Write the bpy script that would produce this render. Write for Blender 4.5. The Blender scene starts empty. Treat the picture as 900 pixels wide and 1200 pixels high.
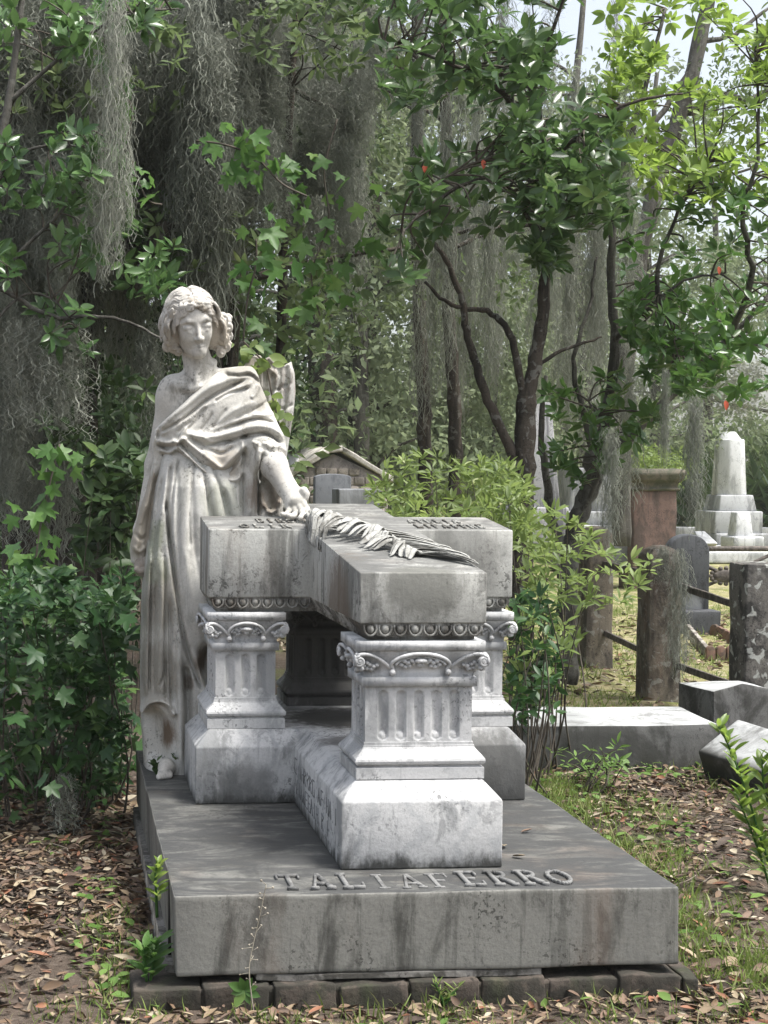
import bpy, bmesh, math, random
import numpy as np
from mathutils import Vector, Matrix
random.seed(7); RNG = np.random.default_rng(11)
SC = bpy.context.scene; COL = SC.collection
PI = math.pi
# ------------------------------------------------------------------ camera frame
EYE = np.array([0.0, 0.0, 1.2])
CR = np.array([[0.9955449040887681, -0.00491772007624322, 0.09416028872161261],
               [-0.09399009676246416, 0.027644146106607106, 0.9951892598378558],
               [0.007497042981626822, 0.9996057308835761, -0.02705877179850125]])
FPX, CX, CY = 1800.0, 245.0, 600.0
GZ = -0.32                                   # ground level (top of the slab is z = 0)
def at(px, py, y):
    """point of the place at depth y that the photograph shows at (px, py)"""
    r = CR @ np.array([px - CX, -(py - CY), FPX]); return r * (y / r[1]) + EYE
def onz(px, py, z):
    r = CR @ np.array([px - CX, -(py - CY), FPX]); return r * ((z - EYE[2]) / r[2]) + EYE
def gy(py): return onz(450, py, GZ)[1]
# ------------------------------------------------------------------ object helpers
WL = {}
def wl(o): return WL.get(o.name, np.zeros(3)) if o is not None else np.zeros(3)
def tag(o, label=None, cat=None, group=None, kind=None):
    if label: o['label'] = label
    if cat: o['category'] = cat
    if group: o['group'] = group
    if kind: o['kind'] = kind
    return o
def thing(name, label, cat, loc=(0, 0, 0), group=None):
    o = bpy.data.objects.new(name, None); COL.objects.link(o); o.location = loc
    o.empty_display_size = 0.05
    WL[o.name] = np.array(loc, float)
    return tag(o, label, cat, group)
def arr_mesh(name, V, F, attr=None, smooth=False):
    """V (n,3); F list of faces or an (m,k) array"""
    me = bpy.data.meshes.new(name)
    V = np.asarray(V, np.float32)
    if isinstance(F, np.ndarray):
        m, k = F.shape; loops = F.astype(np.int32).ravel(); tot = np.full(m, k, np.int32)
    else:
        tot = np.array([len(f) for f in F], np.int32); loops = np.array([i for f in F for i in f], np.int32)
        m = len(tot)
    me.vertices.add(len(V)); me.vertices.foreach_set('co', V.ravel())
    me.loops.add(len(loops)); me.loops.foreach_set('vertex_index', loops)
    st = np.zeros(m, np.int32); st[1:] = np.cumsum(tot)[:-1]
    me.polygons.add(m); me.polygons.foreach_set('loop_start', st)
    if smooth: me.polygons.foreach_set('use_smooth', np.ones(m, bool))
    me.update(calc_edges=True)
    if attr is not None:
        a = me.attributes.new('var', 'FLOAT', 'POINT'); a.data.foreach_set('value', np.asarray(attr, np.float32))
    return me
def obj(name, V, F, mat, parent=None, smooth=False, attr=None, origin=None):
    """mesh given in world coordinates, stored relative to its parent (or to its own base)"""
    V = np.asarray(V, float)
    if parent is not None: o0 = wl(parent)
    else: o0 = np.array(origin, float) if origin is not None else np.array([V[:, 0].mean(), V[:, 1].mean(), V[:, 2].min()])
    me = arr_mesh(name, V - o0, F, attr, smooth)
    if mat is not None: me.materials.append(mat)
    o = bpy.data.objects.new(name, me); COL.objects.link(o)
    if parent is not None: o.parent = parent
    else: o.location = o0
    WL[o.name] = o0
    return o
def bevel(o, w=0.004, seg=2, ang=35):
    m = o.modifiers.new('bevel', 'BEVEL'); m.width = w; m.segments = seg
    m.limit_method = 'ANGLE'; m.angle_limit = math.radians(ang); m.harden_normals = False
    return o
class MB:
    """collects pieces of one mesh"""
    def __init__(s): s.V = []; s.F = []; s.n = 0
    def add(s, V, F):
        V = np.asarray(V, float); s.V.append(V); s.F += [tuple(int(i) + s.n for i in f) for f in F]; s.n += len(V); return s
    def box(s, x0, x1, y0, y1, z0, z1):
        V = [(x0, y0, z0), (x1, y0, z0), (x1, y1, z0), (x0, y1, z0), (x0, y0, z1), (x1, y0, z1), (x1, y1, z1), (x0, y1, z1)]
        return s.add(V, [(0, 3, 2, 1), (4, 5, 6, 7), (0, 1, 5, 4), (1, 2, 6, 5), (2, 3, 7, 6), (3, 0, 4, 7)])
    def rings(s, rings, cap=True, closed=True):
        n = len(rings[0]); V = np.concatenate([np.asarray(r, float) for r in rings]); F = []
        for i in range(len(rings) - 1):
            for j in range(n if closed else n - 1):
                a, b = i * n + j, i * n + (j + 1) % n; F.append((a, b, b + n, a + n))
        if cap: F.append(tuple(range(n))[::-1]); F.append(tuple(range((len(rings) - 1) * n, len(rings) * n)))
        return s.add(V, F)
    def tube(s, pts, rad, n=8, cap=True):
        P = np.asarray(pts, float); m = len(P); R = np.broadcast_to(np.asarray(rad, float), (m,))
        T = np.gradient(P, axis=0); T /= np.linalg.norm(T, axis=1)[:, None] + 1e-9
        u = np.cross(T[0], [0.3, 0.2, 1.0]); u /= np.linalg.norm(u) + 1e-9; out = []
        a = np.arange(n) * 2 * PI / n
        for i in range(m):
            u = u - T[i] * u.dot(T[i]); u /= np.linalg.norm(u) + 1e-9; v = np.cross(T[i], u)
            out.append(P[i] + R[i] * (np.cos(a)[:, None] * u + np.sin(a)[:, None] * v))
        return s.rings(out, cap)
    def ball(s, c, r, n=10, m=6):
        c = np.asarray(c, float); r = np.broadcast_to(np.asarray(r, float), (3,)); out = []
        for i in range(m + 1):
            t = -PI / 2 + PI * (0.02 + 0.96 * i / m); a = np.arange(n) * 2 * PI / n
            out.append(c + r * np.stack([np.cos(a) * math.cos(t), np.sin(a) * math.cos(t), np.full(n, math.sin(t))], 1))
        return s.rings(out)
    def grid(s, G):
        """G (a,b,3)"""
        a, b = G.shape[:2]
        F = [(i * b + j, i * b + j + 1, (i + 1) * b + j + 1, (i + 1) * b + j) for i in range(a - 1) for j in range(b - 1)]
        return s.add(G.reshape(-1, 3), F)
    def build(s, name, mat, parent=None, smooth=False, origin=None):
        return obj(name, np.concatenate(s.V), s.F, mat, parent, smooth, None, origin)
def poly_loft(poly_fn, prof):
    """stack outlines poly_fn(inset) at heights of prof [(z or fn(x,y), inset)]"""
    mb = MB(); rings = []
    for z, ins in prof:
        r = [(x, y, z(x, y) if callable(z) else z) for x, y in poly_fn(ins)]
        rings.append(r)
    return mb.rings(rings)
def rect(x0, x1, y0, y1): return lambda i: [(x0 + i, y0 + i), (x1 - i, y0 + i), (x1 - i, y1 - i), (x0 + i, y1 - i)]
def roughen(o, cuts=0, amp=0.004, scale=6.0, seed=0):
    """old stone is never quite flat: subdivide and push vertices by noise"""
    from mathutils import noise
    bm = bmesh.new(); bm.from_mesh(o.data)
    if cuts: bmesh.ops.subdivide_edges(bm, edges=bm.edges[:], cuts=cuts, use_grid_fill=True)
    for v in bm.verts:
        p = v.co * scale + Vector((seed * 3.1, seed, 0))
        v.co += amp * Vector(noise.noise_vector(p))
    bm.to_mesh(o.data); bm.free(); return o
# ------------------------------------------------------------------ materials
class NT:
    def __init__(s, name):
        s.m = bpy.data.materials.new(name); s.m.use_nodes = True; s.t = s.m.node_tree
        s.b = s.t.nodes['Principled BSDF']; s.out = s.t.nodes['Material Output']
    def n(s, t, **k):
        x = s.t.nodes.new(t)
        for a, v in k.items(): setattr(x, a, v)
        return x
    def l(s, a, b): s.t.links.new(a, b)
    def setv(s, sock, v):
        if hasattr(v, 'is_output') or isinstance(v, bpy.types.NodeSocket): s.l(v, sock)
        else: sock.default_value = v
    def pos(s): return s.n('ShaderNodeNewGeometry').outputs['Position']
    def mapping(s, vec, scale=(1, 1, 1), loc=(0, 0, 0)):
        m = s.n('ShaderNodeMapping'); m.inputs['Scale'].default_value = scale; m.inputs['Location'].default_value = loc
        s.l(vec, m.inputs['Vector']); return m.outputs['Vector']
    def noise(s, vec, scale, detail=6, rough=0.6, dist=0.0):
        x = s.n('ShaderNodeTexNoise'); x.inputs['Scale'].default_value = scale; x.inputs['Detail'].default_value = detail
        x.inputs['Roughness'].default_value = rough; x.inputs['Distortion'].default_value = dist
        s.l(vec, x.inputs['Vector']); return x.outputs['Fac']
    def ramp(s, fac, lo, hi, a=0.0, b=1.0):
        x = s.n('ShaderNodeMapRange'); x.interpolation_type = 'SMOOTHSTEP'
        for i, v in zip(('From Min', 'From Max', 'To Min', 'To Max'), (lo, hi, a, b)): x.inputs[i].default_value = v
        s.l(fac, x.inputs['Value']); return x.outputs['Result']
    def math(s, op, a, b=0.0, c=0.0):
        x = s.n('ShaderNodeMath', operation=op); s.setv(x.inputs[0], a); s.setv(x.inputs[1], b); s.setv(x.inputs[2], c); return x.outputs[0]
    def mix(s, fac, a, b):
        x = s.n('ShaderNodeMix', data_type='RGBA'); s.setv(x.inputs[0], fac)
        for i, v in ((6, a), (7, b)):
            if isinstance(v, tuple): v = (*v, 1.0) if len(v) == 3 else v
            s.setv(x.inputs[i], v)
        return x.outputs[2]
    def bump(s, h, strength=0.4, dist=0.01):
        x = s.n('ShaderNodeBump'); x.inputs['Strength'].default_value = strength; x.inputs['Distance'].default_value = dist
        s.l(h, x.inputs['Height']); s.l(x.outputs['Normal'], s.b.inputs['Normal'])
def stone(name, base, dark, amount=0.5, scale=5.0, streak=0.35, speck=0.25, speck_col=(0.03, 0.03, 0.028), vein=0.0,
          top=None, top_amt=0.7, stains_shade=(), warm=None, bumpd=0.004, rough=0.75, lichen=0.0, foot=None):
    t = NT(name); p = t.pos()
    st = t.mapping(p, (1, 1, streak)); c0 = t.noise(st, scale, 8, 0.65, 0.4)
    f = t.ramp(c0, 0.64 - amount * 0.33, 0.75 - amount * 0.32)
    col = t.mix(f, base, dark)
    big = t.noise(p, scale * 0.35, 4, 0.5)
    col = t.mix(t.ramp(big, 0.35, 0.7, 0.0, 0.35), col, tuple(0.5 * (a + b) for a, b in zip(base, dark)))
    bl = t.noise(t.mapping(p, (1, 1, .6), (5, 2, 1)), scale * 2.6, 10, 0.78, 0.6)
    col = t.mix(t.ramp(bl, 0.54, 0.61, 0, 0.25 + amount * .5), col, tuple(x * .60 for x in dark))
    dr = t.noise(t.mapping(p, (26, 26, 1.1), (2, 4, .3)), 1.0, 5, 0.7); gt = t.noise(t.mapping(p, (1, 1, .7), (9, 3, 2)), scale * .55, 3, .6)   # run-off streaks
    col = t.mix(t.math('MULTIPLY', t.ramp(dr, 0.52, 0.62), t.ramp(gt, .44, .58, 0, .18 + amount * .55)), col, tuple(x * .75 for x in dark))
    sp2 = t.noise(t.mapping(p, (1, 1, 1), (4, 8, 6)), 70, 3, .6); g2 = t.noise(t.mapping(p, (1, 1, 1), (1, 8, 3)), scale * .8, 4, .65)             # clustered black lichen dots
    col = t.mix(t.math('MULTIPLY', t.ramp(sp2, .56, .60, 0, .75), t.ramp(g2, .50, .60)), col, tuple(x * .45 for x in dark))
    col = t.mix(t.ramp(t.noise(p, 120, 3, 0.8), 0.35, 0.75, 0, 0.30), col, tuple(x * .8 for x in dark))
    if warm: col = t.mix(t.ramp(t.noise(t.mapping(p, (1, 1, 0.22), (3, 1, 7)), scale * 0.8, 5, 0.6), 0.5, 0.75, 0, warm[1]), col, warm[0])
    if vein:
        w = t.n('ShaderNodeTexWave'); w.inputs['Scale'].default_value = 2.2; w.inputs['Distortion'].default_value = 9.0
        w.inputs['Detail'].default_value = 5; w.inputs['Detail Scale'].default_value = 1.6
        t.l(t.mapping(p, (1.0, 1.0, 1.7), (0.3, 0, 0.2)), w.inputs['Vector'])
        col = t.mix(t.ramp(w.outputs['Fac'], 0.80, 1.0, 0, vein), col, (0.22, 0.235, 0.25))
    if foot:                                       # ragged darkening towards the bottom
        sx = t.n('ShaderNodeSeparateXYZ'); t.l(p, sx.inputs[0])
        nz = t.noise(t.mapping(p, (1, 1, 0.5)), 16, 5, 0.7)
        hgt = t.math('ADD', sx.outputs['Z'], t.math('MULTIPLY', nz, -foot[1] * 1.9))
        col = t.mix(t.ramp(hgt, foot[0] - foot[1] * 1.0, foot[0] - foot[1] * 0.25, foot[2], 0), col, (0.035, 0.035, 0.03))
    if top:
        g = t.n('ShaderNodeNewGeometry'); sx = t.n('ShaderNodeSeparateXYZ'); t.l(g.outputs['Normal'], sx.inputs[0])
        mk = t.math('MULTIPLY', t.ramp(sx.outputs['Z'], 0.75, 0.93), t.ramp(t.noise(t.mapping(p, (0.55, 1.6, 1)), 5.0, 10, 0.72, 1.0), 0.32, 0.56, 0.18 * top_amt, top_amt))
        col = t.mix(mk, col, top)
    if speck:
        sp = t.noise(p, scale * 11, 4, 0.7)
        gate = t.ramp(t.noise(p, scale * 0.9, 3, 0.5), 0.45, 0.62)
        col = t.mix(t.math('MULTIPLY', t.ramp(sp, 0.60, 0.70, 0, speck), gate), col, speck_col)
    if lichen:
        vo = t.noise(p, 17, 3, 0.5, 0.6); col = t.mix(t.ramp(vo, 0.58, 0.64, 0, lichen), col, (0.36, 0.37, 0.34))
    for c, r, scol, amt in stains_shade:
        d = t.n('ShaderNodeVectorMath', operation='DISTANCE'); t.l(p, d.inputs[0]); d.inputs[1].default_value = tuple(c)
        dd = t.math('ADD', d.outputs['Value'], t.math('MULTIPLY', t.noise(t.mapping(p, (1, 1, .5)), 22, 8, 0.72), r * 1.1))
        col = t.mix(t.ramp(dd, r * 1.15, r * 1.7, amt, 0), col, scol)
    t.l(col, t.b.inputs['Base Color']); t.b.inputs['Roughness'].default_value = rough
    t.b.inputs['Specular IOR Level'].default_value = 0.25
    h = t.math('ADD', t.noise(p, 45, 6, 0.7), t.math('MULTIPLY', t.noise(p, 9, 4, 0.6), 1.5))
    t.bump(h, 0.45, bumpd)
    return t.m
def leafmat(name, c1, c2, c3=None, trans=0.35, rough=0.45, spec=0.35):
    t = NT(name); a = t.n('ShaderNodeAttribute', attribute_name='var'); v = a.outputs['Fac']
    col = t.mix(v, c1, c2)
    if c3: col = t.mix(t.ramp(v, 0.86, 0.97), col, c3)
    n = t.noise(t.pos(), 1.3, 2, 0.5); col = t.mix(t.ramp(n, 0.4, 0.65, 0, 0.35), col, tuple(x * 0.6 for x in c1))
    t.l(col, t.b.inputs['Base Color']); t.b.inputs['Roughness'].default_value = rough; t.b.inputs['Specular IOR Level'].default_value = spec
    if trans:
        tr = t.n('ShaderNodeBsdfTranslucent'); t.l(t.mix(0.5, col, tuple(min(1, 1.6 * x) for x in c2)), tr.inputs['Color'])
        mx = t.n('ShaderNodeMixShader'); mx.inputs[0].default_value = trans
        t.l(t.b.outputs[0], mx.inputs[1]); t.l(tr.outputs[0], mx.inputs[2]); t.l(mx.outputs[0], t.out.inputs['Surface'])
    return t.m
def plain(name, c, rough=0.7, c2=None, scale=12, bumpd=0.0, streak=1.0, metal=0.0):
    t = NT(name); p = t.pos()
    if c2:
        t.l(t.mix(t.ramp(t.noise(t.mapping(p, (1, 1, streak)), scale, 7, 0.65), 0.38, 0.66), c, c2), t.b.inputs['Base Color'])
    else: t.b.inputs['Base Color'].default_value = (*c, 1)
    t.b.inputs['Roughness'].default_value = rough; t.b.inputs['Specular IOR Level'].default_value = 0.25; t.b.inputs['Metallic'].default_value = metal
    if bumpd: t.bump(t.noise(t.mapping(p, (1, 1, streak)), scale * 2, 6, 0.7), 0.7, bumpd)
    return t.m
# ================================================================== the cross tomb
M_white = stone('marble_white', (0.52, 0.52, 0.515), (0.30, 0.305, 0.305), 0.42, 5, 0.5, 0.35, vein=0.22, foot=(0.0, 0.07, 0.85))
M_pedestal = stone('marble_pedestal', (0.56, 0.56, 0.555), (0.32, 0.325, 0.325), 0.38, 6, 0.5, 0.45, vein=0.12, stains_shade=[((1.09, 6.06, .45), .36, (.045, .042, .038), .9), ((1.3, 5.6, .45), .05, (.25, .18, .13), .5)])  # large dark sphere: shade under the cross painted in along with black crust
M_beam = stone('marble_beam', (0.44, 0.44, 0.41), (0.15, 0.15, 0.138), 0.50, 6, 0.16, 0.5, top=(0.11, 0.11, 0.105), top_amt=0.85,
               warm=((0.21, 0.15, 0.105), 0.35),
               stains_shade=[((0.87, 4.95, 0.70), 0.24, (0.125, 0.095, 0.07), 0.75), ((1.09, 4.58, 0.86), 0.13, (0.12, 0.12, 0.105), 0.75), ((1.45, 5.45, 0.9), 0.20, (0.15, 0.15, 0.14), 0.7)])
M_mould = stone('marble_moulding', (0.36, 0.36, 0.335), (0.09, 0.085, 0.075), 0.62, 9, 0.7, 0.35, warm=((0.2, 0.15, 0.11), 0.35))
M_slab = stone('marble_slab', (0.205, 0.203, 0.185), (0.07, 0.069, 0.062), 0.50, 4.2, 0.3, 0.4, top=(0.050, 0.051, 0.051), top_amt=0.95, warm=((0.19, 0.13, 0.095), 0.45))
M_letters = stone('marble_letters', (0.20, 0.20, 0.195), (0.085, 0.085, 0.083), 0.45, 9, 0.8, 0.3)
M_plinth_top = stone('marble_plinth', (0.51, 0.51, 0.505), (0.25, 0.255, 0.255), 0.45, 5, 0.5, 0.4, vein=0.25, foot=(0.0, 0.08, 0.9),
                     stains_shade=[((1.09, 5.75, 0.26), 0.30, (0.055, 0.052, 0.048), 0.95), ((1.0, 5.25, 0.27), 0.12, (0.10, 0.095, 0.09), 0.8), ((0.66, 5.45, 0.05), 0.12, (0.10, 0.10, 0.095), 0.6), ((1.55, 5.46, 0.08), 0.22, (0.075, 0.075, 0.072), 0.9)])  # first two entries darken the plinth top beneath the crossing
M_chisel = plain('chisel_marks', (0.16, 0.165, 0.165), 0.9)
M_brick = stone('foundation_brick', (0.088, 0.072, 0.06), (0.036, 0.034, 0.028), 0.6, 9, 1, 0.5, warm=((0.05, 0.062, 0.03), 0.7), bumpd=0.01, rough=0.95)
M_mortar = stone('foundation_mortar', (0.21, 0.20, 0.185), (0.07, 0.066, 0.058), 0.55, 9, 1, 0.4, bumpd=0.01, rough=0.95)

SX0, SX1, SY0, SY1 = 0.313, 1.785, 4.285, 6.55
# --- base slab of two pieces (the joint shows on the left side)
slab = thing('grave_slab', 'broad dark grey marble base slab carved with raised family name along its front edge', 'grave slab', (1.05, 5.4, -0.23))
mb = MB(); mb.rings([[(SX0 + 0.010, SY0, -0.229), (SX1 + 0.004, SY0, -0.229), (SX1 + 0.004, SY1, -0.229), (SX0 + 0.006, SY1, -0.229)],
                     [(SX0, SY0, 0), (SX1, SY0, 0), (SX1, SY1, 0), (SX0, SY1, 0)]])
o = mb.build('slab_block', M_slab, slab); roughen(o, 14, 0.0035, 5); bevel(o, 0.006, 2, 60)
mb = MB(); mb.box(SX0 - 0.0015, SX0 + 0.02, 4.47, 4.476, -0.226, -0.004)
mb.build('joint_line', plain('joint_dark', (0.02, 0.02, 0.018), 1), slab)
# --- raised letters, serifed, worn in the middle of the word
def glyph(ch):
    """list of polygons in a 1 x 1 cell (x right, y up)"""
    w, s = 0.17, 0.07
    def bar(x0, y0, x1, y1, t):
        dx, dy = x1 - x0, y1 - y0; L = math.hypot(dx, dy); nx, ny = -dy / L * t / 2, dx / L * t / 2
        return [(x0 - nx, y0 - ny), (x1 - nx, y1 - ny), (x1 + nx, y1 + ny), (x0 + nx, y0 + ny)]
    def box(x0, y0, x1, y1): return [(x0, y0), (x1, y0), (x1, y1), (x0, y1)]
    def arc(cx, cy, rx, ry, a0, a1, t, n=10):
        out = []
        for i in range(n):
            p = [a0 + (a1 - a0) * (i + k) / n for k in (0, 1)]
            out.append([(cx + rx * math.cos(p[0]), cy + ry * math.sin(p[0])), (cx + rx * math.cos(p[1]), cy + ry * math.sin(p[1])),
                        (cx + (rx - t) * math.cos(p[1]), cy + (ry - t * .7) * math.sin(p[1])), (cx + (rx - t) * math.cos(p[0]), cy + (ry - t * .7) * math.sin(p[0]))])
        return out
    stem = [box(.17, s, .17 + w, 1 - s), box(.05, 0, .47, s), box(.05, 1 - s, .47, 1)]
    if ch == 'T': return [box(.42, s, .42 + w, 1 - s), box(.28, 0, .73, s), box(.02, 1 - s - .03, .98, 1), box(.02, .74, .10, .9), box(.90, .74, .98, .9)]
    if ch == 'A': return [bar(.16, s, .50, 1, .11), bar(.50, 1, .84, s, .18), box(.27, .30, .72, .37), box(.0, 0, .33, s), box(.64, 0, 1., s)]
    if ch == 'L': return stem + [box(.47, 0, .95, s + .02), box(.87, s + .02, .95, .30)]
    if ch == 'I': return [box(.42, s, .42 + w, 1 - s), box(.28, 0, .73, s), box(.28, 1 - s, .73, 1)]
    if ch == 'E': return stem + [box(.47, 0, .92, s), box(.84, s, .92, .26), box(.34, .46, .70, .53), box(.47, 1 - s, .88, 1), box(.80, .74, .88, 1 - s)]
    if ch == 'F': return stem + [box(.34, .46, .70, .53), box(.47, 1 - s, .90, 1), box(.82, .74, .90, 1 - s)]
    if ch == 'R': return stem + arc(.47, .74, .38, .26, -PI / 2, PI / 2, .16) + [box(.34, .48, .48, .55), bar(.52, .5, .86, s, .17), box(.74, 0, 1.02, s)]
    if ch == 'O': return arc(.5, .5, .48, .5, 0, 2 * PI, .17, 22)
    return []
def letters(word, x0, x1, place, height, mat, name, parent, shear=0.0, gap=0.22, h=0.008, worn=(), deep=0.0015):
    n = len(word); cw = (x1 - x0) / (n + gap * (n - 1)) if n > 1 else x1 - x0
    mb = MB()
    for i, ch in enumerate(word):
        hh = h * (0.3 if i in worn else 1.0)
        for k, poly in enumerate(glyph(ch)):
            ar_ = len(glyph(ch)) > 9 and k >= 0; hk = hh + 0.00025 * (k % 5)
            pts = [(x0 + i * cw * (1 + gap) + px * cw, py * height) for px, py in poly]
            a = sum(pts[j][0] * pts[(j + 1) % 4][1] - pts[(j + 1) % 4][0] * pts[j][1] for j in range(4))
            if a < 0: pts = pts[::-1]
            small = abs(a) < .014 * cw * height and ch in 'ORJD'; hk = hh + .0007 if small else hk
            c = np.mean(pts, 0); t = [tuple(c + (np.array(q) - c) * (1.0 if small else 0.94)) for q in pts]
            mb.rings([[place(x, y, -deep) for x, y in pts], [place(x, y, hk * .7) for x, y in pts], [place(x, y, hk) for x, y in t]])
    return mb.build(name, mat, parent)
letters('TALIAFERRO', 0.622, 1.500, lambda x, y, h: (x + 0.00 * y, 4.322 + y, h), 0.150, M_letters, 'raised_lettering', slab, h=0.009, worn=(3, 4, 5))
# --- brick footing under the slab
foot = thing('brick_footing', 'weathered mossy brick and mortar footing under the marble slab', 'footing', (1.05, 4.3, GZ))
x = 0.20; row = 0
mb = MB(); mb.box(.205, 1.83, 4.272, 4.42, -.42, -.262); o = mb.build('joint_mortar', M_brick, foot); roughen(o, 10, .008, 14)
mb = MB(); mb.box(0.55, 1.38, 4.288, 4.5, -0.250, -0.231); o = mb.build('mortar_course', M_mortar, foot); roughen(o, 6, 0.006, 12); bevel(o, 0.005)
mb = MB(); mb.box(0.30, 1.80, 4.40, 6.5, -0.42, -0.233); mb.build('rubble_core', M_mortar, foot)
while x < 1.80:
    w = random.uniform(0.19, 0.225); jz = random.uniform(-0.006, 0.006); jy = random.uniform(-0.008, 0.006)
    mb = MB(); mb.box(x, min(x + w - 0.008, 1.84), 4.262 + jy, 4.45, -0.42, -0.2535 + jz)
    o = mb.build('brick', M_brick, foot); roughen(o, 5, 0.010, 12, row); bevel(o, 0.005); x += w; row += 1
# --- the cross
tomb = thing('cross_tomb', 'white marble tomb shaped as a sloping cross raised on four fluted pedestals', 'tomb', (1.09, 5.4, 0.0))
def crossp(fx0, fx1, ax0, ax1, y0, ya0, ya1, y1):
    def f(i):
        return [(fx0 + i, y0 + i), (fx1 - i, y0 + i), (fx1 - i, ya0 + i), (ax1 - i, ya0 + i), (ax1 - i, ya1 - i), (fx1 - i, ya1 - i),
                (fx1 - i, y1 - i), (fx0 + i, y1 - i), (fx0 + i, ya1 - i), (ax0 + i, ya1 - i), (ax0 + i, ya0 + i), (fx0 + i, ya0 + i)]
    return f
PLX = crossp(0.835, 1.332, 0.475, 1.689, 4.532, 5.464, 5.972, 6.42)
plinth = poly_loft(PLX, [(0.001, 0), (0.205, 0), (0.262, 0.052)]).build('cross_plinth', M_plinth_top, tomb); bevel(plinth, 0.005)
BX = crossp(0.894, 1.288, 0.524, 1.651, 4.582, 5.534, 5.906, 6.33)
ztop = lambda x, y: 0.895 + 0.0975 * (y - 4.582)
beam = poly_loft(BX, [(0.739, 0), (ztop, 0)]).build('cross_beam', M_beam, tomb); bevel(beam, 0.005)
mould = poly_loft(BX, [(0.687, 0.030), (0.697, 0.030), (0.700, 0.022), (0.708, 0.024), (0.722, 0.013), (0.734, 0.006), (0.7388, 0.006)])
def eggs(mb, a, b, n, nx, ny, z=0.7195):
    a, b = np.array(a), np.array(b); d = (b - a) / np.linalg.norm(b - a)
    for i in range(n):
        c = a + (b - a) * (i + .5) / n
        mb.ball((c[0], c[1], z + 0.002), (0.013 if nx == 0 else .011, 0.013 if nx else .011, 0.0155), 10, 6)
        t = np.linspace(-0.12 * PI, 1.12 * PI, 11)
        pts = [(c[0] + d[0] * .0195 * math.cos(-q) + nx * .004, c[1] + d[1] * .0195 * math.cos(-q) + ny * .004, z + 0.006 - 0.024 * math.sin(q)) for q in t]
        mb.tube(pts, 0.0038, 6)
        e = a + (b - a) * (i + 1.0) / n
        mb.tube([(e[0], e[1], z + .016), (e[0], e[1], z - .016)], [0.005, 0.0025], 6)
eggs(mould, (0.906, 4.594), (1.276, 4.594), 8, 0, -1); eggs(mould, (0.536, 5.546), (0.90, 5.546), 8, 0, -1); eggs(mould, (1.29, 5.546), (1.64, 5.546), 7, 0, -1)
mould.build('egg_moulding', M_mould, tomb, smooth=False)
def fluted(mb, p0, du, w, z0, z1, n, nrm):
    """one face of a shaft as a fine grid with stopped flutes cut into it"""
    A, B = max(44, n * 17), 56; us = np.linspace(0, w, A); zs = np.linspace(z0, z1, B)
    U, Z = np.meshgrid(us, zs, indexing='ij'); D = np.zeros_like(U); r = 0.0155
    for i in range(n):
        c = w * (i + 1) / (n + 1) if n > 3 else w * (i + .9) / (n + .8)
        lo, hi = z0 + 0.024, z1 - 0.030
        d = np.sqrt((U - c) ** 2 + np.maximum(0, np.maximum(lo - Z, Z - hi)) ** 2)
        D = np.maximum(D, np.sqrt(np.clip(r * r - d * d, 0, None)) * 0.95)
        e = np.sqrt((U - c) ** 2 + (Z - lo + 0.002) ** 2); D -= np.sqrt(np.clip(0.012 ** 2 - e * e, 0, None)) * 0.9
    G = np.stack([p0[0] + du[0] * U - nrm[0] * D, p0[1] + du[1] * U - nrm[1] * D, Z], -1)
    mb.grid(G)
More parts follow.
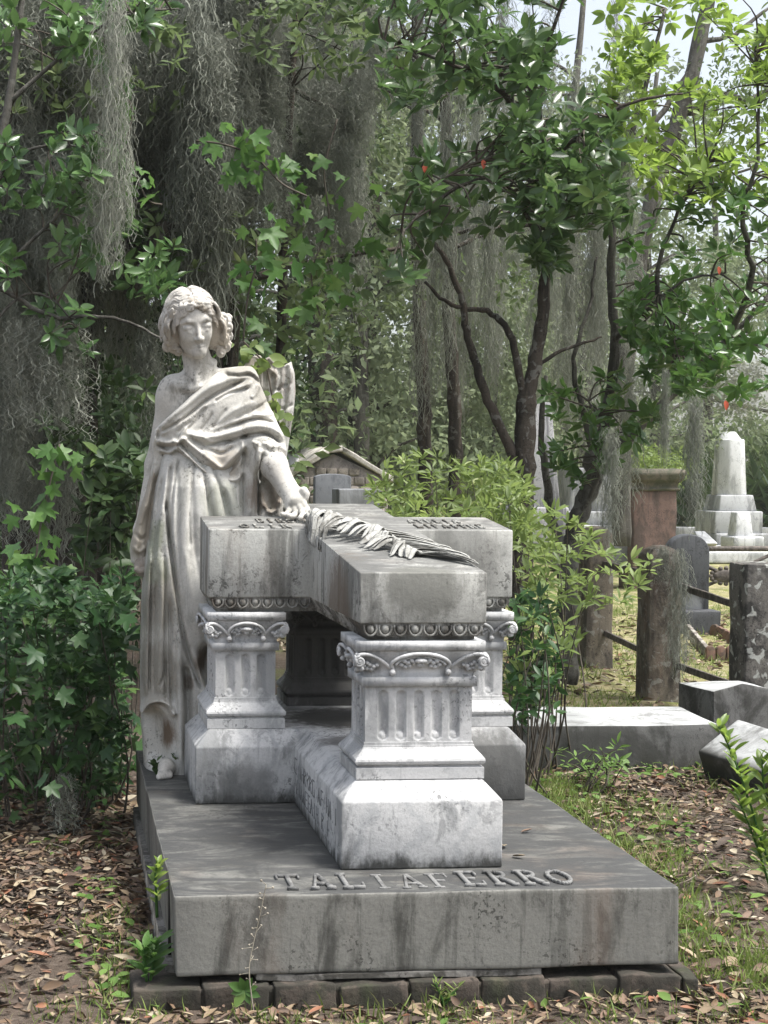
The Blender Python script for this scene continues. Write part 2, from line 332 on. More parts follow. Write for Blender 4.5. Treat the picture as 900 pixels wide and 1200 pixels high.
def pedestal(x0, x1, y0, y1):
    fx, fy = (5, 3) if x1 - x0 > y1 - y0 else (3, 5)
    ped = poly_loft(rect(x0, x1, y0, y1), [(0.2635, 0), (0.297, 0), (0.299, .004), (0.300, .011), (0.304, .011), (0.307, .002), (0.311, -.002), (0.318, -.004), (0.325, -.002),
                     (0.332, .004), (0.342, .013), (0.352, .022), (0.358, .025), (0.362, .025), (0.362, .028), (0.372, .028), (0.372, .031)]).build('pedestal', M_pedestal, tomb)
    mb = MB(); i = 0.032; a, b, c, d = x0 + i, x1 - i, y0 + i, y1 - i
    fluted(mb, (a, c), (1, 0), b - a, 0.370, 0.545, fx, (0, -1)); fluted(mb, (b, c), (0, 1), d - c, 0.370, 0.545, fy, (1, 0))
    fluted(mb, (b, d), (-1, 0), b - a, 0.370, 0.545, fx, (0, 1)); fluted(mb, (a, d), (0, -1), d - c, 0.370, 0.545, fy, (-1, 0))
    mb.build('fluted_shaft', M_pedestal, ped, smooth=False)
    cap = poly_loft(rect(x0, x1, y0, y1), [(0.5445, .020), (0.572, .020), (0.573, .029), (0.60, .027), (0.625, .019), (0.652, .008), (0.656, .008), (0.6565, 0), (0.685, 0)])
    def face(p, du, w, nr):
        def at_(u, z, k): return (p[0] + du[0] * u + nr[0] * k, p[1] + du[1] * u + nr[1] * k, z)
        def off(z): return -0.027 + max(0, (z - 0.60)) / 0.05 * 0.022
        hw = 0.235 * w
        T = np.linspace(-0.35, PI + 0.35, 25)
        cap.tube([at_(w / 2 + hw * math.cos(q) * (1 if 0 < q < PI else .93), 0.606 + 0.040 * math.sin(q), off(0.606 + 0.04 * math.sin(q)) + .006) for q in T], 0.0062, 8)
        cap.tube([at_(w / 2 + hw * .84 * math.cos(q), 0.606 + 0.030 * math.sin(q), off(.63) + .002) for q in T[3:-3]], 0.0040, 6)
        for s in (-1, 1):
            ue = w / 2 + s * (w / 2 + 0.002)
            cap.tube([at_(w / 2 + s * (hw + (w / 2 - hw) * q), 0.601 + 0.044 * math.sin(q * PI * .62) ** .9, off(.60) + 0.006 + 0.024 * q) for q in np.linspace(0, 1, 14)], 0.0060, 8)
            sp = np.linspace(0, 4.2 * PI, 34); rr = 0.0165 * (1 - sp / (5.0 * PI))
            cap.tube([at_(ue - s * (0.008 - rr[k] * math.sin(sp[k])), 0.624 + rr[k] * math.cos(sp[k]), 0.006) for k in range(34)], 0.0048, 6)
            cap.ball(at_(ue - s * .008, 0.624, 0.004), 0.0075, 8, 5)
            cap.ball(at_(ue - s * .014, 0.601, -.006), (0.010, 0.010, 0.0085), 8, 5)
            cap.ball(at_(w / 2 + s * hw * .93, 0.588, -.016), 0.0105, 8, 5)
            for u, z, r in ((.62, .612, .0085), (.70, .618, .008), (.50, .606, .009), (.40, .610, .0075), (.78, .609, .0085), (.56, .598, .0095), (.68, .600, .009)):   # leaf lobes under the side arch
                cap.ball(at_(w / 2 + s * (hw + (w / 2 - hw) * u), z, off(z) + .005), (r, r, r * .85), 7, 5)
            for u, z, r in ((.30, .624, .0085), (.42, .617, .009), (.54, .622, .0085), (.64, .611, .0085), (.36, .607, .008), (.50, .604, .009), (.22, .618, .0075)):
                cap.ball(at_(w / 2 + s * hw * u, z, off(z) + .004), (r, r, r * .8), 7, 5)
        cap.ball(at_(w / 2, .624, off(.624) + .010), (.021, .012, .0085), 10, 6); cap.ball(at_(w / 2, .612, off(.61) + .008), (.012, .012, .010), 8, 6)
    face((x0, y0), (1, 0), x1 - x0, (0, -1)); face((x1, y0), (0, 1), y1 - y0, (1, 0)); face((x0, y1), (0, -1), y1 - y0, (-1, 0)); face((x1, y1), (-1, 0), x1 - x0, (0, 1))
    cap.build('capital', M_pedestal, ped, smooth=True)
    ped.data.polygons.foreach_set('use_smooth', np.zeros(len(ped.data.polygons), bool))
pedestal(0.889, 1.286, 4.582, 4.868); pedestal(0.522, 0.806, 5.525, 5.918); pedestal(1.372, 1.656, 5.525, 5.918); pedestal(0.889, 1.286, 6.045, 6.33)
# worn inscription on the long side of the plinth (only scattered strokes are left) and raised letters on the arms
mb = MB()
for row, (z0, ya, yb) in enumerate(((0.115, 4.60, 5.44), (0.045, 4.74, 5.40))):
    y = ya
    while y < yb:
        w = random.uniform(0.030, 0.044); k = random.random(); t = 0.0045; xx = 0.8345
        if k < .93:
            segs = random.choice([[(0, 0, 0, 1), (1, 0, 1, 1), (0, .5, 1, .5)], [(0, 0, 0, 1), (0, 1, 1, 1), (0, .5, .8, .5), (0, 0, 1, 0)], [(0, 0, .5, 1), (.5, 1, 1, 0), (.2, .4, .8, .4)],
                                  [(0, 0, 0, 1), (0, 1, 1, .8), (1, .8, 0, .45), (.2, .45, 1, 0)], [(.5, 0, .5, 1)], [(0, 0, 1, 0), (0, 1, 1, 1), (0, 0, 0, 1), (1, 0, 1, .5)]])
            for a, b, c, d in segs:
                if random.random() < .12: continue
                P0 = np.array([xx, y + (1 - a) * w, z0 + b * .052]); P1 = np.array([xx, y + (1 - c) * w, z0 + d * .052])
                mb.tube([P0, P1], t * .5, 4)
        y += w + random.uniform(0.014, 0.02)
mb.build('worn_inscription', M_chisel, plinth)
def armplace(x, y, h): return (x, y, ztop(x, y) + h)
letters('OLIR', 0.640, 0.830, lambda x, y, h: armplace(x, 5.555 + y, h), 0.085, M_mould, 'raised_lettering', beam, h=0.006, gap=.3)
letters('EIREL', 0.72, 0.90, lambda x, y, h: armplace(x, 5.70 + y, h), 0.085, M_mould, 'raised_lettering', beam, h=0.006, gap=.3)
letters('LIFAITRE', 1.30, 1.56, lambda x, y, h: armplace(x, 5.570 + y, h), 0.080, M_mould, 'raised_lettering', beam, h=0.006, gap=.3)
letters('ATELIA', 1.30, 1.50, lambda x, y, h: armplace(x, 5.71 + y, h), 0.080, M_mould, 'raised_lettering', beam, h=0.006, gap=.3)
# carved palm frond lying over the crossing
def blade(mb, pts, wid, th=0.006, up=(0, 0, 1), pw=.8):
    P = np.asarray(pts, float); n = len(P); T = np.gradient(P, axis=0); T /= np.linalg.norm(T, axis=1)[:, None]
    up = np.array(up, float); rings = []
    for i in range(n):
        s = np.cross(T[i], up); s /= np.linalg.norm(s) + 1e-9; u = np.cross(s, T[i])
        w = wid * math.sin(PI * (0.10 + 0.86 * i / (n - 1))) ** pw
        rings.append([P[i] - s * w + u * 0.2 * w, P[i] - s * w * .5 + u * th, P[i] + u * th * 0.4, P[i] + s * w * .5 + u * th, P[i] + s * w + u * .2 * w, P[i] - u * th])
    mb.rings(rings)
mb = MB()
rib = [at(px, py, y) for px, py, y in ((358, 606, 5.72), (366, 602, 5.64), (378, 601.5, 5.56), (396, 606, 5.48), (416, 611, 5.38), (438, 617, 5.27), (456, 626, 5.15), (470, 637, 5.02), (480, 647, 4.93), (496, 655, 4.86))]
rib = np.array(rib)
for q in rib: q[2] = max(q[2], ztop(q[0], q[1]) + 0.016)
tt = np.linspace(0, len(rib) - 1, 60); ribs = np.stack([np.interp(tt, np.arange(len(rib)), rib[:, k]) for k in range(3)], 1)
for k in range(3): ribs[:, k] = np.convolve(np.pad(ribs[:, k], 4, mode='edge'), np.ones(9) / 9, 'valid')
mb.tube(ribs, np.linspace(0.012, 0.006, 60), 8)
for i in range(6, 58, 1):
    b = ribs[i]; q = i / 57
    # near-side leaflets: loose, overlapping, arching over and drooping to the stone
    L = 0.150 * (1 - .35 * q) * random.uniform(.65, 1.2); ang = random.uniform(-1.0, -.25) if q > .18 else random.uniform(-.5, .2); dirx = np.array([math.sin(ang), -math.cos(ang), 0]); hk = random.uniform(.006, .024)
    pts = []; sw = random.uniform(-.03, .03)
    for s in np.linspace(0, 1, 9):
        p = b + dirx * L * s + np.array([sw * s * s, 0, 0]); zt = ztop(p[0], p[1])
        p[0] = max(p[0], 0.886) if q > .12 else p[0]
        p[2] = max(zt + 0.005, b[2] + hk * math.sin(PI * min(1, s * 1.1)) - 0.030 * s * s) if p[0] >= .894 else min(b[2], zt + .012 - .055 * s * s)
        pts.append(p)
    blade(mb, pts, random.uniform(.008, .015), 0.0022, (random.uniform(-.4, .6), -0.5, 1), .42)
for i in range(14, 60, 1):
    b = ribs[i]; q = i / 57
    L = 0.25 * (1 - .2 * q) * random.uniform(.75, 1.1); a_ = random.uniform(-.12, .12); d = np.array([math.cos(.42 + a_), -math.sin(.42 + a_), 0]); hk = random.uniform(.006, .020)
    pts = []
    for s in np.linspace(0, 1, 9):
        p = b + d * L * s + np.array([0, -0.09 * s * s * (.4 + q), 0]); p[0] = min(p[0], 1.284)
        p[2] = ztop(p[0], p[1]) + 0.006 + hk * math.sin(PI * (s * .8 + .1)); pts.append(p)
    blade(mb, pts, random.uniform(.006, .011), 0.0022)
for px, py in ((362, 612), (366, 620), (372, 614), (360, 606), (369, 626)):      # tips hanging over the edge
    b = at(362, 603, 5.55); e = at(px, py + 12, 5.515); blade(mb, [b + (e - b) * s + np.array([0, -0.03 * math.sin(PI * s), 0.02 * math.sin(PI * s)]) for s in np.linspace(0, 1, 8)], 0.013, 0.006, (0, -1, .4))
mb.build('palm_frond', stone('marble_palm', (0.37, 0.37, 0.345), (0.14, 0.135, 0.12), 0.42, 9, 0.8, 0.3), tomb, smooth=True)
# ================================================================== the marble angel
class Field:
    """signed distance field on a grid; surface taken with surface nets"""
    def __init__(s, lo, hi, h):
        s.lo = np.array(lo, float); s.h = h; s.n = np.ceil((np.array(hi) - s.lo) / h).astype(int) + 1
        s.D = np.full(s.n, 0.2, np.float32)
    def sub(s, lo, hi):
        a = np.clip(np.floor((np.array(lo) - s.lo) / s.h).astype(int), 0, s.n); b = np.clip(np.ceil((np.array(hi) - s.lo) / s.h).astype(int) + 1, 0, s.n)
        if (b <= a).any(): return None, None
        ax = [s.lo[i] + s.h * np.arange(a[i], b[i]) for i in range(3)]
        X = np.meshgrid(*ax, indexing='ij', sparse=True)
        return tuple(slice(a[i], b[i]) for i in range(3)), X
    def put(s, sl, d, k, op):
        if op == 'add': s.D[sl] = smin(s.D[sl], d, k)
        else: s.D[sl] = -smin(-s.D[sl], d, k)
    def ell(s, c, r, k=0.01, op='add', rot=None, pad=None):
        c = np.array(c, float); r = np.array(r, float) * np.ones(3); pad = pad or (k * 1.5 + 3 * s.h); m = r.max() + pad if rot is not None else r + pad
        sl, X = s.sub(c - m, c + m)
        if sl is None: return
        P = [X[i] - c[i] for i in range(3)]
        if rot is not None:
            P = [rot[0][i] * P[0] + rot[1][i] * P[1] + rot[2][i] * P[2] for i in range(3)]
        k0 = np.sqrt(sum((P[i] / r[i]) ** 2 for i in range(3))); k1 = np.sqrt(sum((P[i] / r[i] ** 2) ** 2 for i in range(3))) + 1e-6
        s.put(sl, k0 * (k0 - 1) / k1, k, op)
    def caps(s, a, b, ra, rb, k=0.01, op='add'):
        a = np.array(a, float); b = np.array(b, float); R = max(ra, rb) + k * 1.5 + 3 * s.h
        sl, X = s.sub(np.minimum(a, b) - R, np.maximum(a, b) + R)
        if sl is None: return
        d = b - a; L2 = d.dot(d) + 1e-9
        t = np.clip(sum((X[i] - a[i]) * d[i] for i in range(3)) / L2, 0, 1)
        D = np.sqrt(sum((X[i] - a[i] - t * d[i]) ** 2 for i in range(3))) - (ra + (rb - ra) * t)
        s.put(sl, D, k, op)
    def chain(s, pts, rad, k=0.006, op='add'):
        rad = np.broadcast_to(np.asarray(rad, float), (len(pts),))
        for i in range(len(pts) - 1): s.caps(pts[i], pts[i + 1], rad[i], rad[i + 1], k, op)
    def mesh(s):
        D = s.D; I = D < 0; c = [(i, j, k) for i in (0, 1) for j in (0, 1) for k in (0, 1)]
        def sh(A, o): return A[o[0]:A.shape[0] - 1 + o[0], o[1]:A.shape[1] - 1 + o[1], o[2]:A.shape[2] - 1 + o[2]]
        cnt = sum(sh(I, o).astype(np.int8) for o in c); act = np.argwhere((cnt > 0) & (cnt < 8))
        idx = -np.ones(cnt.shape, np.int64); idx[tuple(act.T)] = np.arange(len(act))
        val = {o: D[act[:, 0] + o[0], act[:, 1] + o[1], act[:, 2] + o[2]] for o in c}
        acc = np.zeros((len(act), 3)); n = np.zeros(len(act))
        for o in c:
            for ax in range(3):
                if o[ax]: continue
                q = list(o); q[ax] = 1; q = tuple(q); a, b = val[o], val[q]; m = (a < 0) != (b < 0)
                t = np.where(m, a / np.where(m, a - b, 1), 0)
                P = np.tile(np.array(o, float), (len(act), 1)); P[:, ax] += t
                acc[m] += P[m]; n[m] += 1
        V = s.lo + s.h * (act + acc / n[:, None]); F = []
        for ax in range(3):
            u, v = (ax + 1) % 3, (ax + 2) % 3
            A = np.take(I, range(0, I.shape[ax] - 1), ax); B = np.take(I, range(1, I.shape[ax]), ax)
            for flag in (True, False):
                e = np.argwhere((A == flag) & (B != flag)); ok = (e[:, u] > 0) & (e[:, v] > 0) & (e[:, u] < cnt.shape[u]) & (e[:, v] < cnt.shape[v]); e = e[ok]
                def g(du, dv):
                    w = e.copy(); w[:, u] -= du; w[:, v] -= dv; return idx[tuple(w.T)]
                f = np.stack([g(1, 1), g(0, 1), g(0, 0), g(1, 0)], 1)
                F.append(f if flag else f[:, ::-1])
        return V, np.concatenate(F)
def smin(a, b, k):
    if k <= 0: return np.minimum(a, b)
    h = np.clip(k - np.abs(a - b), 0, None) / k
    return np.minimum(a, b) - h * h * k * 0.25
SY = 6.15; SPX = FPX / SY
def P_(px, py, y=SY): return at(px, py, y)
# --- carved relief: strokes (polyline in the front elevation, amplitude, half-width), in photo pixels at the statue's plane
class Relief:
    def __init__(s, x0, x1, y0, y1, r=2): s.x0, s.y0, s.r = x0, y0, r; s.A = np.zeros(((x1 - x0) * r, (y1 - y0) * r), np.float32)
    def stroke(s, pts, amp, w, w2=None, sharp=False, taper=True):
        P = np.array(pts, float)
        # smooth the polyline (Catmull-Rom)
        Q = []; n = len(P)
        for i in range(n - 1):
            p0, p1, p2, p3 = P[max(i - 1, 0)], P[i], P[i + 1], P[min(i + 2, n - 1)]
            for t in np.linspace(0, 1, 6, endpoint=False):
                Q.append(.5 * (2 * p1 + (p2 - p0) * t + (2 * p0 - 5 * p1 + 4 * p2 - p3) * t * t + (3 * p1 - p0 - 3 * p2 + p3) * t ** 3))
        Q.append(P[-1]); Q = np.array(Q); w2 = w if w2 is None else w2; m = max(w, w2) * 3.2
        i0 = max(0, int((Q[:, 0].min() - m - s.x0) * s.r)); i1 = min(s.A.shape[0], int((Q[:, 0].max() + m - s.x0) * s.r)); j0 = max(0, int((Q[:, 1].min() - m - s.y0) * s.r)); j1 = min(s.A.shape[1], int((Q[:, 1].max() + m - s.y0) * s.r))
        if i1 <= i0 or j1 <= j0: return
        X = (s.x0 + np.arange(i0, i1) / s.r)[:, None]; Y = (s.y0 + np.arange(j0, j1) / s.r)[None, :]
        best = np.full((i1 - i0, j1 - j0), 1e9); T = np.zeros_like(best)
        for k in range(len(Q) - 1):
            a, d = Q[k], Q[k + 1] - Q[k]; t = np.clip(((X - a[0]) * d[0] + (Y - a[1]) * d[1]) / (d.dot(d) + 1e-9), 0, 1)
            dd = (X - a[0] - t * d[0]) ** 2 + (Y - a[1] - t * d[1]) ** 2; m_ = dd < best; best[m_] = dd[m_]; T[m_] = ((k + t) / (len(Q) - 1))[m_]
        W = w + (w2 - w) * T; prof = np.exp(-best / W ** 2)
        if sharp: prof = np.clip(1 - np.sqrt(best) / (W * 1.7), 0, 1)
        if taper: prof = prof * np.clip(np.minimum(T, 1 - T) * 7 + 0.25, 0, 1)
        s.A[i0:i1, j0:j1] += amp * prof
    def blur(s, n=1):
        for _ in range(n):
            for ax in (0, 1): s.A = (np.roll(s.A, 1, ax) + 2 * s.A + np.roll(s.A, -1, ax)) / 4
    def sample(s, px, py):
        u = np.clip((px - s.x0) * s.r, 0, s.A.shape[0] - 1.01); v = np.clip((py - s.y0) * s.r, 0, s.A.shape[1] - 1.01)
        i = u.astype(int); j = v.astype(int); a = u - i; b = v - j; A = s.A
        return (A[i, j] * (1 - a) + A[i + 1, j] * a) * (1 - b) + (A[i, j + 1] * (1 - a) + A[i + 1, j + 1] * a) * b
def elev(x, z):
    """front elevation of a point of the statue in photo pixels"""
    p = (np.asarray(x), SY, np.asarray(z) - EYE[2]); c = [CR[0][k] * p[0] + CR[1][k] * p[1] + CR[2][k] * p[2] for k in range(3)]
    return CX + FPX * c[0] / c[2], CY - FPX * c[1] / c[2]
def polysdf(px, py, poly):
    poly = np.array(poly, float); d = np.full(px.shape, 1e9); ins = np.zeros(px.shape, bool); n = len(poly)
    for i in range(n):
        a, b = poly[i], poly[(i + 1) % n]; e = b - a; t = np.clip(((px - a[0]) * e[0] + (py - a[1]) * e[1]) / (e.dot(e) + 1e-9), 0, 1)
        d = np.minimum(d, np.hypot(px - a[0] - t * e[0], py - a[1] - t * e[1]))
        c = ((a[1] > py) != (b[1] > py)); xi = a[0] + (py - a[1]) / (b[1] - a[1] + 1e-12) * e[0]; ins ^= c & (px < xi)
    return np.where(ins, -d, d)
brown = (0.135, 0.095, 0.065); grey = (0.24, 0.225, 0.19); green = (0.20, 0.22, 0.15)
M_skin = stone('statue_marble', (0.56, 0.54, 0.495), (0.29, 0.28, 0.25), 0.40, 7, 0.45, 0.35, stains_shade=[((0.83, 5.95, 1.16), 0.10, (0.28, 0.26, 0.235), 0.6), ((0.30, 6.2, 0.80), 0.09, brown, 0.6)])
M_robe = stone('statue_robe', (0.56, 0.55, 0.515), (0.31, 0.305, 0.27), 0.36, 4, 0.28, 0.2,
               stains_shade=[(P_(183, 862, 6.04), 0.085, brown, 0.95), (P_(245, 775, 6.0), 0.065, brown, 0.9), (P_(222, 800, 6.03), 0.035, brown, 0.6), (P_(180, 700, 6.05), 0.15, grey, 0.75), (P_(178, 790, 6.05), 0.15, grey, 0.8), (P_(172, 630, 6.05), 0.09, green, 0.7), (P_(262, 590, 6.0), 0.10, green, 0.35), (P_(185, 668, 6.05), 0.07, green, 0.5)])
M_mantle = stone('statue_mantle', (0.55, 0.535, 0.49), (0.29, 0.275, 0.24), 0.40, 5, 0.45, 0.25,
                 stains_shade=[(P_(165, 600, 6.15), 0.20, (0.30, 0.265, 0.21), 0.85), (P_(312, 580, 6.0), 0.09, brown, 0.75), (P_(262, 545, 6.0), 0.08, (0.36, 0.31, 0.25), 0.55), (P_(187, 530, 6.0), 0.05, brown, 0.45)])
M_hair = stone('statue_hair', (0.52, 0.50, 0.46), (0.28, 0.25, 0.21), 0.40, 10, 0.8, 0.25, stains_shade=[(P_(260, 400, 6.05), 0.09, (0.42, 0.36, 0.28), 0.6), (P_(198, 405, 6.05), 0.08, (0.36, 0.32, 0.26), 0.6)])
angel = thing('angel_statue', 'life-size white marble angel in draped robe bending her head, one hand on the cross', 'statue', (0.5, 6.2, 0.0))
# ---------- head frame
HC = P_(225, 378.5, 6.09); HS = 1.11
cy_, sy_ = math.cos(math.radians(7)), math.sin(math.radians(7)); Rz = np.array([[cy_, -sy_, 0], [sy_, cy_, 0], [0, 0, 1]])
a = math.radians(11); Rx = np.array([[1, 0, 0], [0, math.cos(a), -math.sin(a)], [0, math.sin(a), math.cos(a)]])   # chin down
a = math.radians(9); Ry = np.array([[math.cos(a), 0, -math.sin(a)], [0, 1, 0], [math.sin(a), 0, math.cos(a)]])      # chin to the viewer's right
B0 = np.array([[1, 0, 0], [0, -1, 0], [0, 0, 1]])                # local (right, front, up) -> world
HR = (Rz @ Ry @ Rx @ B0)                                          # columns: local axes in world
def hl(x, f, u): return HC + HR @ (HS * np.array([x * .95, f, u]))
h = 0.0034
bd = Field((0.24, 5.62, 0.74), (1.02, 6.42, 2.0), h)
def E(c, r, k=.01, op='add'): bd.ell(hl(*c), HS * np.array(r) * np.ones(3), k * HS, op, HR)
def Cc(a, b, ra, rb, k=.008, op='add'): bd.caps(hl(*a), hl(*b), ra * HS, rb * HS, k * HS, op)
# torso, neck, shoulders
nb = P_(243, 447, 6.15)
bd.ell(P_(243, 500, 6.20), (0.165, 0.105, 0.22), 0.02); bd.ell(P_(238, 470, 6.19), (0.155, 0.085, 0.10), 0.05)
bd.ell(P_(201, 466, 6.20), (0.058, 0.06, 0.07), 0.05); bd.ell(P_(284, 456, 6.18), (0.065, 0.065, 0.07), 0.05)
bd.caps(P_(222, 447, 6.145), P_(203, 452, 6.18), 0.030, 0.035, 0.06); bd.caps(P_(258, 444, 6.155), P_(284, 445, 6.18), 0.034, 0.036, 0.06)
bd.caps(hl(0, -0.030, -0.05), P_(238, 452, 6.165), 0.052, 0.064, 0.03)
bd.caps(P_(222, 424, 6.13), P_(233, 454, 6.085), 0.012, 0.012, 0.02); bd.caps(P_(251, 424, 6.14), P_(237, 455, 6.085), 0.012, 0.012, 0.02)     # neck tendons
bd.caps(P_(231, 457, 6.085), P_(204, 452, 6.13), 0.011, 0.012, 0.022); bd.caps(P_(240, 457, 6.085), P_(275, 446, 6.13), 0.011, 0.012, 0.022)    # collarbones
bd.ell(P_(235, 460, 6.065), (0.012, 0.016, 0.012), 0.02, 'sub')
# head
E((0, -.012, .030), (.073, .094, .084), .01)
E((0, .026, -.030), (.0525, .060, .082), .03); E((0, .040, .020), (.0565, .046, .055), .03)
E((0, .066, -.098), (.014, .015, .013), .030); Cc((-.038, .008, -.060), (-.010, .056, -.100), .015, .011, .03); Cc((.038, .008, -.060), (.010, .056, -.100), .015, .011, .03)
for s in (-1, 1):
    E((s * .031, .057, -.034), (.020, .022, .026), .03)
    E((s * .034, .094, -.004), (.0215, .019, .0145), .012, 'sub')
    Cc((s * .012, .084, .014), (s * .034, .083, .0195), .0065, .0065, .009); Cc((s * .034, .083, .0195), (s * .056, .062, .010), .0065, .005, .009)
    E((s * .034, .0715, -.0060), (.0205, .0178, .0122), .003)
    Cc((s * .018, .0850, .0055), (s * .034, .0885, .0085), .0020, .0024, .003, 'sub'); Cc((s * .034, .0885, .0085), (s * .050, .075, .0055), .0024, .0018, .003, 'sub')
    Cc((s * .018, .0800, -.0165), (s * .034, .0835, -.0195), .0030, .0034, .008); Cc((s * .034, .0835, -.0195), (s * .050, .070, -.0135), .0034, .0024, .008)
    E((s * .0105, .091, -.049), (.0078, .010, .0075), .007)
    Cc((s * .001, .0835, -.0745), (s * .021, .0735, -.0775), .0046, .0022, .005)
    Cc((s * .001, .0805, -.0855), (s * .015, .0745, -.0830), .0060, .0028, .006)
Cc((0, .081, .014), (0, .101, -.040), .0068, .0082, .008); E((0, .1030, -.046), (.0092, .0105, .0085), .009)
for s in (-1, 1):
    E((s * .0060, .100, -.0555), (.0034, .006, .0030), .003, 'sub')
    Cc((0, .0892, -.0798), (s * .022, .0765, -.0800), .0022, .0016, .002, 'sub')
Cc((0, .0885, -.062), (0, .0875, -.070), .0020, .0020, .004, 'sub')
pass
# viewer-right arm reaching to the cross, with hand
sh = P_(287, 460, 6.15); el = P_(311, 528, 6.02); wr = P_(337, 573, 5.885)
bd.caps(sh, el, 0.060, 0.052, 0.03); bd.caps(el, el + (wr - el) * .4, 0.050, 0.052, 0.03); bd.caps(el + (wr - el) * .4, wr, 0.052, 0.039, 0.02)
pm = P_(346, 589, 5.83); bd.caps(wr, pm, 0.035, 0.033, 0.02); bd.caps(P_(340, 579, 5.87), P_(340, 594, 5.835), 0.026, 0.020, 0.02); bd.caps(P_(346, 578, 5.86), P_(354, 590, 5.82), 0.024, 0.020, 0.02)
def zt(px, py, y, lift=0.012):
    p = P_(px, py, y)
    if 5.53 <= p[1] <= 5.91: p[2] = max(p[2], ztop(p[0], p[1]) + lift)
    return p
fing = [([(354, 588, 5.815), (359, 596, 5.77), (362, 602, 5.735), (363, 607, 5.71)], .0135), ([(350, 592, 5.81), (354, 599, 5.765), (355, 604, 5.725), (352, 607, 5.705)], .0140),
        ([(345, 595, 5.815), (347, 602, 5.775), (343, 605, 5.745), (338, 604.5, 5.73)], .0135), ([(340, 594, 5.83), (338, 600, 5.80), (335, 603.5, 5.785), (331, 602.5, 5.775)], .0120)]
for pts, r in fing:
    q = [zt(*p, lift=r * .9) for p in pts]; bd.chain(q, np.linspace(r, r * .78, len(q)), 0.006)
bd.chain([P_(349, 577, 5.86), P_(356, 575, 5.825), P_(359, 579, 5.815), P_(359, 583, 5.81)], [.016, .013, .011, .009], 0.012)     # thumb
# viewer-left arm hanging, hand at its end
bd.chain([P_(199, 468, 6.20), P_(184, 545, 6.25), P_(168, 622, 6.22), P_(164, 650, 6.20)], [.05, .045, .036, .030], .03)
bd.caps(P_(164, 648, 6.20), P_(165, 663, 6.18), .030, .028, .02)
for k, (dx, dy) in enumerate(((-6, 6), (-2, 9), (3, 9.5), (7, 7))):
    bd.chain([P_(161 + k * 2.6, 664, 6.175), P_(163 + dx * .6 + 1, 664 + dy * .6, 6.155), P_(166 + dx * .5, 664 + dy, 6.165), P_(168 + dx * .5, 662 + dy, 6.18)], [.0115, .011, .010, .009], .004)
bd.chain([P_(170, 655, 6.17), P_(176, 664, 6.16), P_(177, 672, 6.165)], [.013, .012, .010], .006)
V, F = bd.mesh(); del bd
body = obj('body', V, F, M_skin, angel, smooth=True)
# ---------- hair: carved wavy locks
hf = Field(HC - np.array([0.26, 0.22, 0.24]), HC + np.array([0.26, 0.24, 0.22]), 0.0032)
def He(c, r, k=.01, op='add'): hf.ell(hl(*c), HS * np.array(r) * np.ones(3), k * HS, op, HR)
He((0, -.020, .036), (.078, .092, .082), .01)
He((-.064, -.022, -.024), (.042, .046, .062), .03); He((.074, -.022, -.032), (.046, .050, .076), .03); He((0, -.07, -.04), (.06, .045, .06), .03)
E_hair = np.array([.082, .098, .081]); C_hair = np.array([0, -.016, .036])
def lock(pts, r0, r1, k=.0016):
    Q = []; n = len(pts); P = np.array(pts, float)
    for i in range(n - 1):
        p0, p1, p2, p3 = P[max(i - 1, 0)], P[i], P[i + 1], P[min(i + 2, n - 1)]
        for t in np.linspace(0, 1, 5, endpoint=False): Q.append(.5 * (2 * p1 + (p2 - p0) * t + (2 * p0 - 5 * p1 + 4 * p2 - p3) * t * t + (3 * p1 - p0 - 3 * p2 + p3) * t ** 3))
    Q.append(P[-1]); m = len(Q); rr = [HS * (r0 + (r1 - r0) * i / (m - 1)) * (0.55 + 0.45 * math.sin(PI * min(1, 0.25 + i / (m - 1) * .75))) for i in range(m)]
    hf.chain([hl(*q) for q in Q], rr, k * HS)
rh = random.Random(5); He((-.074, -.012, .012), (.028, .046, .052), .03); He((.078, -.012, .008), (.030, .046, .058), .03)
C_h, R_h = np.array([0, -.018, .038]), np.array([.086, .100, .086])
sl, X = hf.sub(hf.lo, hf.lo + hf.h * (hf.n - 1))
Q = [(X[i] - HC[i]) / HS for i in range(3)]; Q = [HR[0][i] * Q[0] + HR[1][i] * Q[1] + HR[2][i] * Q[2] for i in range(3)]
Q = [Q[i] - C_h[i] for i in range(3)]; al = np.arctan2(Q[0], np.sqrt(Q[1] ** 2 + Q[2] ** 2)); be = np.arctan2(Q[1], Q[2])
wv = be * 10.5 + 0.95 * np.sin(np.abs(al) * 9.0 + 1.3 * np.sin(be * 3)) + .5 * np.sin(be * 5)
g_ = (0.55 * np.abs(np.sin(wv)) ** .7 + .30 * np.abs(np.sin(wv * 2.6 + 2 * np.sin(al * 6)))) * np.clip(np.abs(al) * 5, 0.25, 1) - .75 * np.exp(-(Q[0] / .0035) ** 2) * (be > -1.2)
k0 = np.sqrt(sum((Q[i] / R_h[i]) ** 2 for i in range(3))); k1 = np.sqrt(sum((Q[i] / R_h[i] ** 2) ** 2 for i in range(3))) + 1e-6
hf.put(sl, (HS * (k0 * (k0 - 1) / k1 - .0115 * g_)).astype(np.float32), .006, 'add'); del Q, al, be, wv, g_, k0, k1
def capf(x, u): return C_h[1] + R_h[1] * math.sqrt(max(.05, 1 - (x / R_h[0]) ** 2 - ((u - C_h[2]) / R_h[2]) ** 2))
